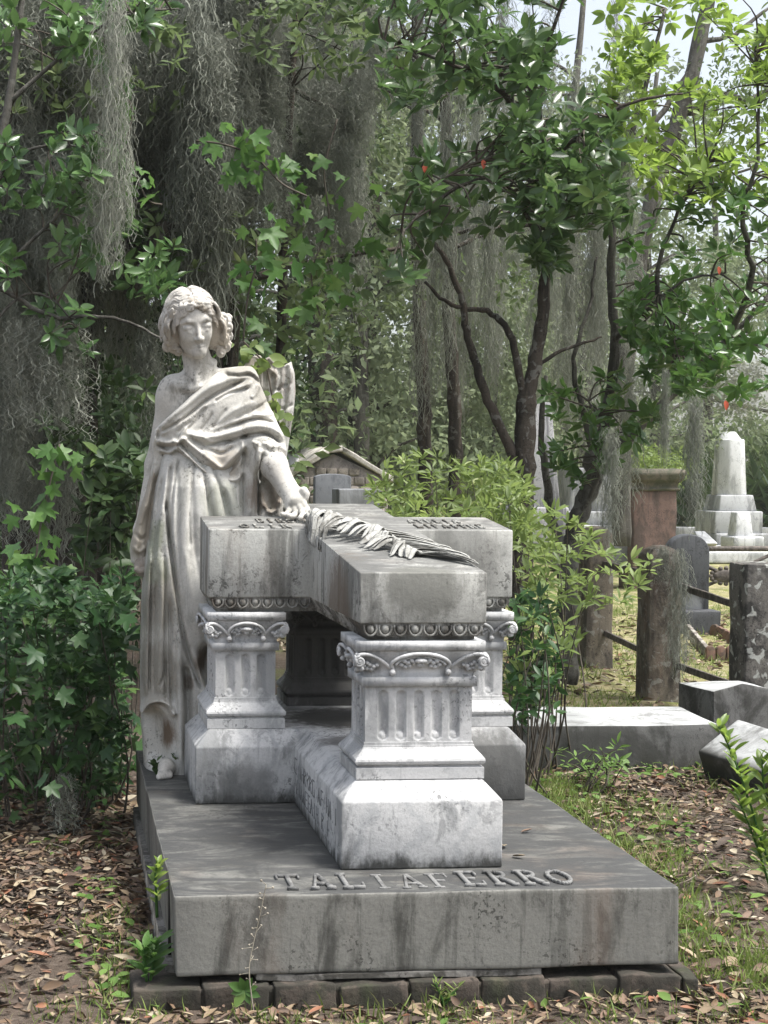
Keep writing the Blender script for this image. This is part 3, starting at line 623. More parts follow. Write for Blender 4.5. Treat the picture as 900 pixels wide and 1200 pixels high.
for s in (-1, 1):
    # nested waves drawn from the parting along the hairline to the temple
    for k in range(6):
        ph = rh.uniform(0, 6); pts = []; base_ = [(.002, .068), (.016, .061), (.034, .052), (.051, .038), (.066, .020), (.076, .000), (.083, -.022)]
        for j in range(19):
            t_ = j / 3; j0 = min(5, int(t_)); fr = t_ - j0; x = base_[j0][0] * (1 - fr) + base_[j0 + 1][0] * fr; u = base_[j0][1] * (1 - fr) + base_[j0 + 1][1] * fr
            nx, nu = .35 + .65 * t_ / 6, 1 - .55 * t_ / 6; off = .0088 * k * (1 - .35 * t_ / 6)
            wv_ = .0030 * math.sin(j * 1.25 + ph * .4 + k * .5); x, u = x + nx * off * .25 + .5 * wv_, u + nu * off + wv_
            x = min(x, .086); pts.append((s * x, max(capf(x, u), (.0845 - 6.2 * x * x) if u < .078 else 0) + .0045 + .0025 * math.sin(j * 1.25 + ph * .4 + k * .5 + 1.2), u))
        lock(pts, .0062, .0052)
    # waves over temples and ears, each of a few fine strands, turning out at the ends
    for k in range(11):
        ph = k * .9 + (0 if s > 0 else 1.5); f0 = .056 - .0125 * k; o_ = .010 + .008 * math.sin(k * 1.7)
        for m_ in range(3):
            pts = []
            for i in range(11):
                q = i / 10
                pts.append((s * (.078 + o_ * math.sin(q * PI) + .004 * m_ * (1 - q) + (.034 if s > 0 else .026) * q ** 1.4 + .005 * math.sin(q * 11 + ph)), f0 - .006 * m_ - .012 * q + .007 * math.sin(q * 10 + ph), .064 - .004 * m_ - (.118 + .010 * m_ if s > 0 else .098 + .010 * m_) * q + .004 * math.sin(q * 11 + ph + 1)))
            lock(pts, .0056, .0050)
def curl(c, r, turns, rad, axis_tilt=0.3, ph=0.0):
    pts = []; n = int(turns * 10)
    for i in range(n + 1):
        t = i / n; a = ph + t * turns * 2 * PI; rr = r * (.92 - .70 * t)
        pts.append((c[0] + rr * math.cos(a), c[1] + .016 * t + axis_tilt * rr * math.sin(a) * .3, c[2] + rr * math.sin(a) * 1.15))
    hf.chain([hl(*q) for q in pts], np.linspace(rad * .92, rad * .55, n + 1) * HS, .0012 * HS)
    He((c[0], c[1] - .006, c[2]), (r * 1.0, .018, r * 1.1), .006)
for (cx_, cf_, cu_), r, tn, rd, ph in (((.108, .014, .002), .022, 1.6, .0085, 2.2), ((.122, .004, -.032), .024, 1.7, .0090, 1.0), ((.104, .012, -.066), .023, 1.6, .0085, 2.8), ((.112, .000, -.100), .021, 1.5, .0080, 0.4), ((.092, .004, -.118), .017, 1.5, .0075, 1.4),
                         ((.130, -.016, -.008), .018, 1.4, .0080, 0.5), ((.086, -.008, -.095), .02, 1.5, .008, 1.0), ((.126, -.010, -.064), .019, 1.4, .008, 3.0),
                         ((-.088, .006, -.050), .020, 1.5, .0080, 1.2), ((-.074, .000, -.078), .019, 1.6, .0078, 1.8), ((-.094, -.012, -.075), .018, 1.4, .0078, 0.7), ((-.060, .004, -.092), .015, 1.4, .007, 2.7)):
    curl((cx_ * 1.08, cf_, cu_), r, tn, rd, .3, ph)
V, F = hf.mesh(); del hf
obj('hair', V, F, M_hair, body, smooth=True)
# ---------- robe
hb = 0.0050
rb = Field((0.20, 5.86, -0.01), (0.98, 6.50, 1.36), hb)
R = Relief(140, 340, 500, 900)
cols = np.array([[505, 192, 292, 6.19, .120], [530, 190, 296, 6.19, .13], [545, 188, 300, 6.19, .145], [570, 183, 306, 6.18, .17], [600, 178, 306, 6.18, .185], [640, 173, 302, 6.18, .195], [690, 168, 295, 6.18, .20],
                 [750, 166, 290, 6.19, .20], [800, 166, 286, 6.20, .20], [815, 166, 285, 6.20, .20], [850, 167, 284, 6.20, .20], [893, 170, 286, 6.20, .205]], float)
# (pixels are on the plane of the statue; the column is wider than its outline seen here only where the tomb hides it)
rid = [ # gown: fan of folds under the girdle
 ([(203, 532), (193, 560), (186, 600), (181, 650), (178, 700)], .016, 4.2), ([(210, 534), (203, 570), (199, 610), (198, 640)], .012, 3.2), ([(222, 536), (216, 575), (213, 620), (214, 670), (222, 730)], .014, 5), ([(232, 536), (230, 570), (232, 620), (240, 680)], .010, 4.5),
 ([(240, 538), (246, 565), (252, 595), (256, 620)], .014, 4), ([(252, 545), (262, 572), (272, 600), (276, 640)], .012, 4), ([(268, 560), (276, 590), (280, 625)], .010, 3.5), ([(196, 532), (184, 560), (176, 600), (171, 660), (168, 720)], .012, 3.5),
 # long column of folds at the outer side
 ([(176, 640), (173, 700), (171, 760), (171, 815)], .016, 4), ([(187, 650), (186, 710), (185, 770), (187, 815)], .018, 4.5), ([(203, 690), (206, 740), (207, 800), (208, 850), (209, 890)], .022, 5), ([(196, 700), (197, 760), (199, 830)], -.016, 2.2),
 ([(181, 680), (179, 740), (179, 810)], -.010, 2.0), ([(226, 760), (232, 790), (238, 815), (243, 840)], .016, 3.0), ([(238, 830), (232, 860), (230, 890)], .014, 5)]
val = [([(194, 590), (197, 630), (202, 672), (208, 720), (215, 752), (224, 780), (236, 806)], -.030, 2.4), ([(199, 545), (195, 575), (193, 600)], -.012, 2), ([(215, 775), (217, 800), (218, 840), (217, 880)], -.040, 4.2),
 ([(207, 545), (205, 600), (207, 660), (212, 710)], -.006, 2.2), ([(222, 560), (223, 620), (229, 680)], -.006, 2.5), ([(237, 560), (243, 600), (247, 640)], -.010, 2.5), ([(258, 575), (264, 610), (266, 650)], -.012, 3), ([(190, 560), (182, 610), (177, 670)], -.010, 2.2),
 ([(244, 752), (240, 775), (246, 800)], -.05, 7)]
val += [([(208, 538), (200, 580), (196, 640)], -.010, 1.3), ([(226, 540), (219, 590), (219, 640)], -.010, 1.3), ([(234, 538), (239, 580), (241, 610)], -.010, 1.3), ([(246, 545), (256, 580), (261, 606)], -.010, 1.4), ([(186, 545), (178, 590), (174, 640)], -.010, 1.4),
 ([(176, 660), (175, 730), (174, 810)], -.012, 1.5), ([(191, 650), (191, 720), (192, 815)], -.012, 1.5), ([(202, 735), (203, 800), (204, 880)], -.012, 1.5), ([(230, 770), (239, 800), (245, 830)], -.016, 1.8), ([(213, 640), (221, 700), (232, 750)], .006, 3), ([(229, 650), (238, 700)], .006, 4), ([(184, 800), (189, 790), (193, 770)], -.008, 1.5)]
for pts, amp, w in rid + val: R.stroke(pts, amp * (1.25 if amp < 0 else (.50 if 200 < np.mean(pts, 0)[0] < 262 and pts[0][1] < 560 else .85)), w * (1.25 if amp > 0 and pts[0][1] < 560 else 1))
# the hem turned back in a roll above a deep recess
R.stroke([(166, 832), (172, 820), (184, 815), (194, 819), (200, 829)], .045, 3.2, taper=False)
R.stroke([(172, 834), (182, 824), (196, 834)], .010, 3.0)
R.stroke([(180, 838), (183, 855), (184, 880)], -.070, 11.5, taper=False); R.stroke([(167, 850), (166, 890)], .012, 3)
R.blur(1)
sl, X = rb.sub(rb.lo, rb.lo + rb.h * (rb.n - 1))
x, y, z = X[0][:, 0, 0], X[1][0, :, 0], X[2][0, 0, :]
pxg, pyg = elev(x[:, None], z[None, :])
pym = pyg.mean(0); Lz = np.interp(pym, cols[:, 0], cols[:, 1]); Rz_ = np.interp(pym, cols[:, 0], cols[:, 2]); ycz = np.interp(pym, cols[:, 0], cols[:, 3]); bz = np.interp(pym, cols[:, 0], cols[:, 4])
xL = np.array([at(Lz[i], pym[i], SY)[0] for i in range(len(z))]); xR = np.array([at(Rz_[i], pym[i], SY)[0] for i in range(len(z))])
cxz = (xL + xR) / 2; az = (xR - xL) / 2
u = (x[:, None, None] - cxz[None, None, :]) / az[None, None, :]; v = (y[None, :, None] - ycz[None, None, :]) / bz[None, None, :]
q = (np.abs(u) ** 2.4 + np.abs(v) ** 2.2) ** (1 / 2.3)
th = np.arctan2(v, u); backf = 0.012 * np.sin(th * 13 + 2 * z[None, None, :]) * np.clip(v * 2, 0, 1)
rel = R.sample(pxg, pyg)[:, None, :] * np.clip(-v * 1.6 + 0.25, 0, 1)
D = (q - 1) * np.minimum(az, bz)[None, None, :] - rel - backf
rb.D = np.minimum(rb.D, D.astype(np.float32))
rb.ell(P_(236, 705, 6.045), (0.085, 0.085, 0.16), 0.06)        # bent knee under the cloth
rb.caps(P_(243, 768, 5.98), P_(252, 790, 6.0), 0.035, 0.03, 0.03, 'sub')
rb.put(*[(slice(None),) * 3, (z[None, None, :] - 0.001) * np.ones_like(rb.D) * 1.0, 0.0, 'sub']) if False else None
V, F = rb.mesh(); del rb
obj('robe', V, F, M_robe, angel, smooth=True)
ft = Field((0.28, 5.80, -.012), (0.56, 6.2, .12), .0036)
ft.chain([(.425, 6.08, .030), (.408, 6.01, .028), (.393, 5.95, .020)], [.032, .030, .024], .02)
for k in range(5): a_ = -.020 + .0125 * k; ft.chain([(.396 + a_ * .75, 5.945, .016), (.391 + a_ * .9, 5.918 + .006 * k, .011), (.390 + a_ * .9, 5.906 + .006 * k, .008)], [.010, .009 if k else .0105, .007], .008)
V, F = ft.mesh(); obj('bare_foot', V, F, M_skin, angel, smooth=True)
# ---------- mantle
mf = Field((0.22, 5.84, 0.72), (1.00, 6.40, 1.62), 0.0038)
MR = Relief(130, 360, 420, 700)
st_ = [([(284, 438), (262, 447), (240, 457), (216, 475), (196, 491), (182, 507)], .020, 5.5, 4), ([(286, 446), (262, 457), (240, 470), (215, 490), (190, 506)], -.016, 2.0, 1.6), ([(292, 449), (270, 460), (250, 470), (236, 480)], .012, 3, 2), ([(288, 456), (266, 462), (248, 472)], -.012, 1.6, 1.6),
 ([(262, 436), (276, 437), (290, 436), (302, 446)], .012, 2.6, 2.6), ([(262, 441), (276, 442), (292, 441), (304, 452)], -.009, 1.5, 1.5), ([(312, 470), (300, 478), (284, 488)], -.006, 1.6, 1.4), ([(318, 485), (304, 488), (290, 487)], .007, 2.2, 2), ([(246, 485), (240, 496), (232, 505)], -.006, 1.4, 1.4), ([(262, 480), (254, 492), (244, 504)], -.005, 1.5, 1.5), ([(222, 494), (214, 500), (206, 508)], -.006, 1.3, 1.3), ([(238, 474), (226, 486), (214, 496)], .006, 2, 2), ([(300, 452), (296, 462), (290, 468)], .010, 2.5, 2.5), ([(248, 470), (236, 482), (226, 496), (216, 505)], -.007, 1.8, 1.8),
 # rolled edge running from the far shoulder across the breast to the knot
 ([(326, 514), (312, 503), (292, 501), (270, 507), (250, 512), (228, 512), (212, 508)], .020, 4.0, 4.0), ([(322, 520), (306, 510), (285, 512), (262, 519), (240, 522)], -.020, 2.4, 2.0),
 ([(316, 497), (296, 492), (272, 498), (258, 503)], -.012, 1.8, 1.4), ([(300, 487), (280, 493), (262, 500), (240, 506)], .008, 3, 3), ([(306, 476), (290, 482), (272, 492)], -.006, 2, 2), ([(300, 470), (284, 476), (268, 484), (250, 498)], .006, 3, 3),
 # swag below
 ([(210, 512), (226, 526), (244, 540), (256, 548), (266, 538), (280, 522)], .018, 3.2, 3.0), ([(205, 516), (220, 532), (238, 548), (254, 555), (268, 548), (282, 528)], -.014, 2.2, 2.0), ([(220, 512), (238, 524), (256, 532), (270, 524)], -.010, 2, 2), ([(232, 513), (248, 520), (264, 520), (278, 512)], .010, 2.6, 2.6),
 ([(200, 514), (214, 530), (232, 549), (250, 560), (272, 562), (281, 550)], .018, 3.0, 3.0), ([(278, 514), (280, 535), (281, 556)], .012, 2.5, 2.5),
 # knot at the breast
 ([(183, 516), (193, 519), (205, 518), (216, 514)], .020, 3, 2.5), ([(184, 522), (196, 525), (210, 520)], -.012, 1.4, 1.4), ([(186, 527), (196, 530), (206, 526)], .014, 2.4, 2.4), ([(190, 533), (198, 535), (206, 530)], -.010, 1.4, 1.4), ([(216, 500), (210, 512), (203, 524), (197, 533)], .016, 2.2, 2.2),
 ([(181, 510), (178, 530), (180, 545)], .012, 2.5, 2.5), ([(186, 500), (184, 515)], -.010, 1.6, 1.6), ([(212, 491), (200, 500), (188, 510)], .008, 3, 2),
 # sleeve with the gathered clasp
 ([(300, 519), (306, 524), (320, 524), (330, 530)], .008, 3, 3), ([(301, 523), (310, 530), (313, 538)], -.006, 1.5, 1.5), ([(299, 526), (292, 545), (289, 575), (287, 606)], .020, 4.5, 5.0), ([(300, 530), (300, 560), (299, 606)], -.016, 2.4, 2.4), ([(282, 528), (280, 560), (279, 606)], -.020, 2.6, 2.6),
 ([(296, 522), (288, 518)], .006, 2, 2), ([(303, 522), (316, 516)], .006, 2, 2),
 ([(272, 570), (275, 590), (276, 606)], .012, 3, 3), ([(263, 562), (266, 585), (268, 606)], -.012, 2, 2),
 # hanging fall behind the forearm
 ([(306, 560), (310, 580), (314, 598)], -.024, 7, 7), ([(305, 590), (314, 600), (324, 585)], .02, 2.5, 2.5), ([(326, 570), (324, 590), (321, 606)], .015, 3, 3),
 # long drape over the other arm
 ([(182, 545), (174, 580), (165, 615), (158, 650)], .014, 3.5, 3.5), ([(178, 545), (170, 575), (160, 610)], -.010, 1.8, 1.8), ([(184, 560), (176, 600), (171, 640)], -.016, 2.2, 2.2), ([(158, 625), (166, 632), (172, 628)], -.010, 2, 2), ([(156, 640), (163, 647), (171, 640)], .010, 2.5, 2.5), ([(170, 590), (163, 615)], .008, 2.5, 2.5)]
for pts, amp, w, w2 in st_: MR.stroke(pts, amp * (1.45 if amp < 0 else 1.0), w, w2)
MR.blur(1)
tb = Field(mf.lo, mf.lo + mf.h * (mf.n - 1), mf.h)
tb.ell(P_(240, 500, 6.185), (0.185, 0.135, 0.20), 0.02); tb.ell(P_(262, 478, 6.155), (0.12, 0.115, 0.13), 0.05); tb.ell(P_(212, 500, 6.155), (0.085, 0.09, 0.085), 0.05)
tb.ell(P_(284, 460, 6.165), (0.080, 0.085, 0.085), 0.06); tb.caps(P_(288, 465, 6.15), P_(312, 522, 6.03), 0.082, 0.078, 0.06); tb.caps(P_(252, 450, 6.135), P_(286, 450, 6.15), 0.062, 0.068, 0.05)
tb.ell(P_(245, 540, 6.185), (0.175, 0.155, 0.12), 0.05)
tb.caps(P_(290, 530, 6.07), P_(288, 615, 6.06), 0.055, 0.06, 0.04); tb.caps(P_(314, 545, 6.10), P_(314, 615, 6.10), 0.045, 0.055, 0.03); tb.caps(P_(268, 560, 6.09), P_(270, 615, 6.08), 0.05, 0.05, 0.04)
tb.caps(P_(184, 510, 6.15), P_(183, 545, 6.18), 0.03, 0.035, 0.04); tb.chain([P_(184, 545, 6.20), P_(176, 590, 6.205), P_(166, 635, 6.20), P_(163, 658, 6.20)], [.040, .050, .046, .036], .04)
tb.caps(P_(310, 524, 6.025), P_(314, 536, 6.0), 0.072, 0.066, 0.02)
tb.ell(P_(300, 522, 5.955), (.012, .012, .012), .008); tb.ell(P_(313, 585, 6.11), (.062, .06, .13), .03); tb.ell(P_(284, 515, 6.07), (.06, .05, .04), .03); tb.ell(P_(272, 535, 6.06), (.05, .05, .05), .03)
sl, X = tb.sub(tb.lo, tb.lo + tb.h * (tb.n - 1)); x, y, z = X[0][:, 0, 0], X[1][0, :, 0], X[2][0, 0, :]
pxg, pyg = elev(x[:, None], z[None, :])
poly = [(296, 427), (262, 431), (240, 447), (215, 472), (195, 490), (181, 504), (179, 520), (180, 540), (172, 575), (160, 612), (151, 648), (153, 660), (160, 663), (172, 652), (175, 630), (182, 590), (190, 550), (198, 536), (206, 530), (222, 540), (242, 560), (258, 567), (262, 580), (262, 612), (330, 612),
        (331, 575), (322, 560), (320, 548), (330, 536), (333, 530), (330, 514), (323, 497), (315, 479), (304, 453), (300, 436)]
pd = polysdf(pxg, pyg, poly) / SPX; pd = pd + 0.0
wf = np.clip((6.20 - y) / 0.06, 0, 1)[None, :, None]
D = tb.D - MR.sample(pxg, pyg)[:, None, :] * wf
D = -smin(-D, -np.broadcast_to(pd[:, None, :], D.shape), 0.014)
mf.D = D.astype(np.float32); mf.D[[0, -1]] = .1; mf.D[:, [0, -1]] = .1; mf.D[:, :, [0, -1]] = .1
V, F = mf.mesh(); del tb
obj('mantle', V, F, M_mantle, angel, smooth=True)
# ---------- broken wing behind the shoulder
wg = Field((0.70, 6.18, 0.95), (1.02, 6.46, 1.75), 0.005)
WR = Relief(280, 370, 400, 580)
for i in range(6): WR.stroke([(300 + i * 9, 425), (301 + i * 8.2, 470), (299 + i * 7, 520), (300 + i * 5.5, 560)], .016, 2.6)
WR.stroke([(346, 425), (348, 465), (342, 510), (334, 560)], .020, 5); WR.stroke([(300, 452), (320, 458), (345, 447)], -.014, 1.6); WR.stroke([(318, 472), (335, 478), (348, 472)], -.010, 1.5)
WR.stroke([(303, 421), (316, 428), (328, 440), (322, 450)], .018, 3); WR.stroke([(318, 417), (328, 426), (345, 424)], .014, 2.5); WR.blur(1)
sl, X = wg.sub(wg.lo, wg.lo + wg.h * (wg.n - 1)); x, y, z = X[0][:, 0, 0], X[1][0, :, 0], X[2][0, 0, :]
pxg, pyg = elev(x[:, None], z[None, :])
pd = polysdf(pxg, pyg, [(286, 430), (297, 416), (308, 414), (313, 420), (320, 415), (330, 422), (338, 426), (347, 421), (351, 436), (352, 458), (349, 485), (344, 515), (339, 545), (333, 575), (290, 575)]) / SPX
yc = 6.30 + (pxg - 330) * 0.0011
D = np.abs(y[None, :, None] - yc[:, None, :]) - 0.045 - WR.sample(pxg, pyg)[:, None, :] * np.clip((6.31 - y) / .02, 0, 1)[None, :, None]
D = -smin(-D, -np.broadcast_to(pd[:, None, :], D.shape), 0.012); wg.D = D.astype(np.float32); wg.D[[0, -1]] = .1; wg.D[:, [0, -1]] = .1; wg.D[:, :, [0, -1]] = .1
V, F = wg.mesh()
obj('broken_wing', V, F, stone('statue_wing', (0.50, 0.50, 0.47), (0.24, 0.21, 0.18), 0.45, 7, 0.5, 0.3, warm=((0.26, 0.21, 0.16), 0.5)), angel, smooth=True)
EXPOSURE = 1.22; HAZE = 0.0008
# ================================================================== ground, litter, grass
from mathutils import noise as mnoise
def fnoise(x, y, s, seed=0.0): return mnoise.fractal(Vector((x * s + seed, y * s - seed, seed)), 1.0, 2.0, 4)
def gh(x, y):
    z = GZ + 0.020 * fnoise(x, y, 1.3, 3.1) + 0.008 * fnoise(x, y, 5.0, 1.7)
    if x < 0.3 and y > 5: z += 0.02 * min(1, (y - 5) / 2)
    return z
xs = np.concatenate([[-160, -60, -25, -12, -7], np.arange(-4, 9.01, 0.12), [10, 12, 15, 20, 30, 60, 160]])
ys = np.concatenate([[-40, -12, -4, 0, 2], np.arange(3, 16.01, 0.12), [17, 18.5, 20, 23, 27, 32, 40, 60, 110, 260]])
G = np.array([[(x, y, gh(x, y)) for y in ys] for x in xs])
t = NT('forest_floor'); p = t.pos()
c = t.mix(t.ramp(t.noise(p, 1.6, 8, 0.7), 0.35, 0.62), (0.050, 0.040, 0.032), (0.115, 0.090, 0.072))
c = t.mix(t.ramp(t.noise(p, 26, 6, 0.75), 0.52, 0.66), c, (0.17, 0.14, 0.115))
c = t.mix(t.ramp(t.noise(p, 60, 4, 0.7), 0.62, 0.70, 0, 0.8), c, (0.30, 0.26, 0.22))
sx = t.n('ShaderNodeSeparateXYZ'); t.l(p, sx.inputs[0])
lawn = t.math('MULTIPLY', t.ramp(t.math('ADD', sx.outputs['Y'], t.math('MULTIPLY', t.noise(p, 0.9, 4, 0.6), 2.0)), 9.6, 11.2), t.ramp(sx.outputs['X'], 1.6, 2.6))
lc = t.mix(t.ramp(t.noise(p, 3.0, 6, 0.7), 0.40, 0.60), (0.16, 0.18, 0.05), (0.33, 0.29, 0.16))
lc = t.mix(t.ramp(t.noise(p, 14, 5, 0.7), 0.50, 0.62), lc, (0.36, 0.32, 0.22))
c = t.mix(lawn, c, lc)
moss_ = t.math('MULTIPLY', t.ramp(t.noise(p, 2.3, 5, 0.6), 0.52, 0.66, 0, 0.65), t.ramp(sx.outputs['X'], -0.2, 1.9))
c = t.mix(moss_, c, (0.085, 0.105, 0.035))
t.l(c, t.b.inputs['Base Color']); t.b.inputs['Roughness'].default_value = 0.95; t.b.inputs['Specular IOR Level'].default_value = 0.1
t.bump(t.math('ADD', t.noise(p, 30, 8, 0.75), t.noise(p, 90, 3, 0.7)), 0.8, 0.02)
M_floor = t.m
gm = MB().grid(G[:, ::1]); tag(gm.build('ground', M_floor, smooth=True, origin=(0, 0, 0)), kind='structure')
def unit(v): return v / (np.linalg.norm(v, axis=-1, keepdims=True) + 1e-9)
def T_ell(w=0.40, fold=0.10, droop=0.12, n=4):
    V = [(0, 0, 0)]; F = []
    for i in range(1, n):
        x = i / n; ww = w / 2 * math.sin(PI * x ** 0.85) ** .8; z = -droop * x * x
        V += [(x, -ww, z + fold * ww * 2), (x, 0, z), (x, ww, z + fold * ww * 2)]
    V.append((1, 0, -droop)); L = len(V) - 1
    F += [(0, 2, 1), (0, 3, 2)]
    for i in range(n - 2):
        a = 1 + 3 * i; F += [(a, a + 1, a + 4), (a, a + 4, a + 3), (a + 1, a + 2, a + 5), (a + 1, a + 5, a + 4)]
    a = 1 + 3 * (n - 2); F += [(a, a + 1, L), (a + 1, a + 2, L)]
    return np.array(V, float), np.array(F)
def T_lobed(lobes=5):
    pts = []; 
    ang = [(-165, .36), (-138, .50), (-116, .74), (-98, .50), (-88, .50), (-70, .74), (-58, .92), (-48, .72), (-31, .48), (-18, .74), (0, 1.06), (18, .74), (31, .48), (48, .72), (58, .92), (70, .74), (88, .50), (98, .50), (116, .74), (138, .50), (165, .36)]
    V = [(0.32, 0, -0.03)]
    for a, r in ang:
        a = math.radians(a); x, y = 0.32 + .66 * r * math.cos(a), .66 * r * math.sin(a); V.append((x, y, 0.28 * abs(y) - .22 * x * x - .25 * y * y))
    V.append((0.06, 0, 0)); n = len(V) - 1
    F = [(0, i, i + 1) for i in range(1, n)] + [(0, n, 1)]
    return np.array(V, float), np.array(F)
def T_small(w=.5): return np.array([(0, 0, 0), (.5, -w / 2, .06), (1, 0, -.05), (.5, w / 2, .06)], float), np.array([(0, 1, 2), (0, 2, 3)])
def scatter(T, pos, dr, nr, size, var=None, widen=None):
    tv, tf = T; N = len(pos); pos = np.asarray(pos, float); X = unit(np.asarray(dr, float)); Y = unit(np.cross(nr, X)); Z = np.cross(X, Y)
    size = np.broadcast_to(np.asarray(size, float), (N,)); wd = size if widen is None else size * widen
    V = pos[:, None] + (tv[None, :, 0:1] * X[:, None] * size[:, None, None] + tv[None, :, 1:2] * Y[:, None] * wd[:, None, None] + tv[None, :, 2:3] * Z[:, None] * size[:, None, None])
    F = tf[None] + (np.arange(N) * len(tv))[:, None, None]
    var = RNG.random(N) if var is None else var
    return V.reshape(-1, 3), F.reshape(-1, tf.shape[1]), np.repeat(var, len(tv))
def merge(parts):
    n = 0; Vs, Fs, As = [], [], []
    for V, F, A in parts: Vs.append(V); Fs.append(F + n); As.append(A); n += len(V)
    return np.concatenate(Vs), np.concatenate(Fs), np.concatenate(As)
def rdir(n, zlo=-1, zhi=1):
    a = RNG.random(n) * 2 * PI; z = RNG.uniform(zlo, zhi, n); r = np.sqrt(1 - z * z); return np.stack([r * np.cos(a), r * np.sin(a), z], 1)
def clear(x, y):
    return not (SX0 - .02 < x < SX1 + .02 and 4.25 < y < SY1) and not (0.17 < x < 1.86 and 4.24 < y < 4.35)
# --- fallen leaves
P, A_, S = [], [], []
def litter(n, x0, x1, y0, y1, keep, s0=.018, s1=.056):
    k = 0
    while k < n:
        x, y = RNG.uniform(x0, x1), RNG.uniform(y0, y1)
        if not clear(x, y) or RNG.random() > keep(x, y): continue
        P.append((x, y, gh(x, y) + RNG.uniform(.003, .022))); S.append(RNG.uniform(s0, s1)); A_.append(RNG.random()); k += 1
litter(8500, -1.0, 0.32, 3.9, 7.8, lambda x, y: 1.0 if y > 4.85 + .3 * fnoise(x, y, 2, 5) else .22 + .3 * max(0, fnoise(x, y, 3, 2)))
litter(8500, 1.75, 4.6, 3.9, 7.8, lambda x, y: .35 + .9 * max(0, .3 + fnoise(x, y, 1.6, 8)))
litter(1900, 0.1, 2.0, 3.6, 4.26, lambda x, y: .8)
litter(5000, 1.8, 8.5, 7.9, 16, lambda x, y: .3 + .9 * max(0, .2 + fnoise(x, y, .9, 4)), .04, .085)
litter(420, -1.0, 0.3, 4.2, 7.5, lambda x, y: .7, .06, .095); litter(420, 1.8, 4.2, 4.0, 7.5, lambda x, y: .7, .06, .095); litter(500, 1.79, 1.92, 4.3, 7, lambda x, y: .8, .02, .06); litter(500, 0.2, .31, 4.4, 7, lambda x, y: .8, .02, .06)
N = len(P); nr = unit(np.array([0, 0, 1.0]) + RNG.normal(0, .55, (N, 3))); dr = rdir(N, -.25, .25)
V, F, A = scatter(T_ell(.42, .28, -.18, 4), P, dr, nr, S, np.array(A_), RNG.uniform(.6, 1.15, N))
def littermat():
    t = NT('dead_leaf'); a = t.n('ShaderNodeAttribute', attribute_name='var').outputs['Fac']; r = t.n('ShaderNodeValToRGB'); t.l(a, r.inputs[0])
    cr = r.color_ramp; cr.interpolation = 'CONSTANT'
    cs = [(0, (.085, .055, .038)), (.20, (.14, .092, .056)), (.40, (.215, .16, .10)), (.56, (.29, .235, .155)), (.68, (.17, .115, .082)), (.82, (.37, .325, .24)), (.89, (.06, .045, .035)), (.96, (.23, .105, .06))]
    cr.elements[0].position, cr.elements[0].color = cs[0][0], (*cs[0][1], 1); cr.elements[1].position, cr.elements[1].color = cs[1][0], (*cs[1][1], 1)
    for p_, c_ in cs[2:]: e = cr.elements.new(p_); e.color = (*c_, 1)
    col = t.mix(t.ramp(t.noise(t.pos(), 40, 3, .6), .4, .7, 0, .4), r.outputs[0], (.12, .09, .07))
    t.l(col, t.b.inputs['Base Color']); t.b.inputs['Roughness'].default_value = .7; t.b.inputs['Specular IOR Level'].default_value = .3
    return t.m
M_litter = littermat()
tag(obj('leaf_litter', V, F, M_litter, attr=A, origin=(0, 0, GZ)), 'brown and tan fallen leaves strewn over the ground', 'leaf litter', kind='stuff')
# a few lie on the slab
pl = [(245, 1035 - 140, .05), (352, 947, .06), (590, 990, .05), (600, 1003, .05), (610, 975, .045), (395, 990, .03), (360, 985, .035), (375, 1005, .03), (612, 985, .04)]
for i, (px, py, s) in enumerate(pl[1:6]):
    q = onz(px, py, 0.004); v, f, a = scatter(T_ell(.42, .28, -.18, 4), [q], rdir(1, 0, .05), [(.1, .1, 1)], [s], np.array([.55 + .05 * i]))
    tag(obj('fallen_leaf', v, f, M_litter, attr=a), ['dry tan leaf lying in the inner corner of the white plinth', 'pale leaf lying on the slab just right of the front pedestal plinth, rear one', 'pale leaf lying on the slab just right of the front pedestal plinth, nearer one', 'small curled leaf on the slab right of the plinth, farthest back', 'tiny leaf on the slab against the inscribed plinth side'][i], 'leaf', 'dry leaves on the slab')
# twigs on the ground
mb = MB()
for i in range(70):
    x, y = (RNG.uniform(-.9, .2), RNG.uniform(4, 7.5)) if i % 2 else (RNG.uniform(1.9, 3.6), RNG.uniform(4, 7.5))
    a = RNG.random() * PI; L = RNG.uniform(.06, .28); z = gh(x, y) + .012
    mb.tube([(x, y, z), (x + L * .5 * math.cos(a), y + L * .5 * math.sin(a), z + .008), (x + L * math.cos(a + .2), y + L * math.sin(a + .2), z)], [.004, .003, .002], 4)
tag(mb.build('twig_scatter', plain('twig', (.16, .13, .10), .9, (.30, .26, .21)), origin=(0, 0, GZ)), 'thin grey twigs scattered among the dead leaves', 'twigs', kind='stuff')
# --- grass
M_grass = leafmat('grass_blade', (.105, .165, .035), (.21, .27, .07), (.36, .32, .18), .30, .5, .25)
def T_blade():
    V = [(0, -.5, 0), (0, .5, 0), (.4, -.4, .0), (.4, .4, .0), (.75, -.22, -.10), (.75, .22, -.10), (1, 0, -.28)]
    return np.array([(a, b * .085, c) for a, b, c in V], float), np.array([(0, 1, 3), (0, 3, 2), (2, 3, 5), (2, 5, 4), (4, 5, 6)])
gp, gs = [], []
def tufts(n, x0, x1, y0, y1, keep, per=12, s=(.03, .085), r=.04):
    k = 0; tries = 0
    while k < n and tries < n * 60:
        tries += 1; x, y = RNG.uniform(x0, x1), RNG.uniform(y0, y1)
        if not clear(x, y) or RNG.random() > keep(x, y): continue
        for _ in range(per):
            xx, yy = x + RNG.normal(0, r), y + RNG.normal(0, r)
            if clear(xx, yy): gp.append((xx, yy, gh(xx, yy) - .004)); gs.append(RNG.uniform(*s))
        k += 1
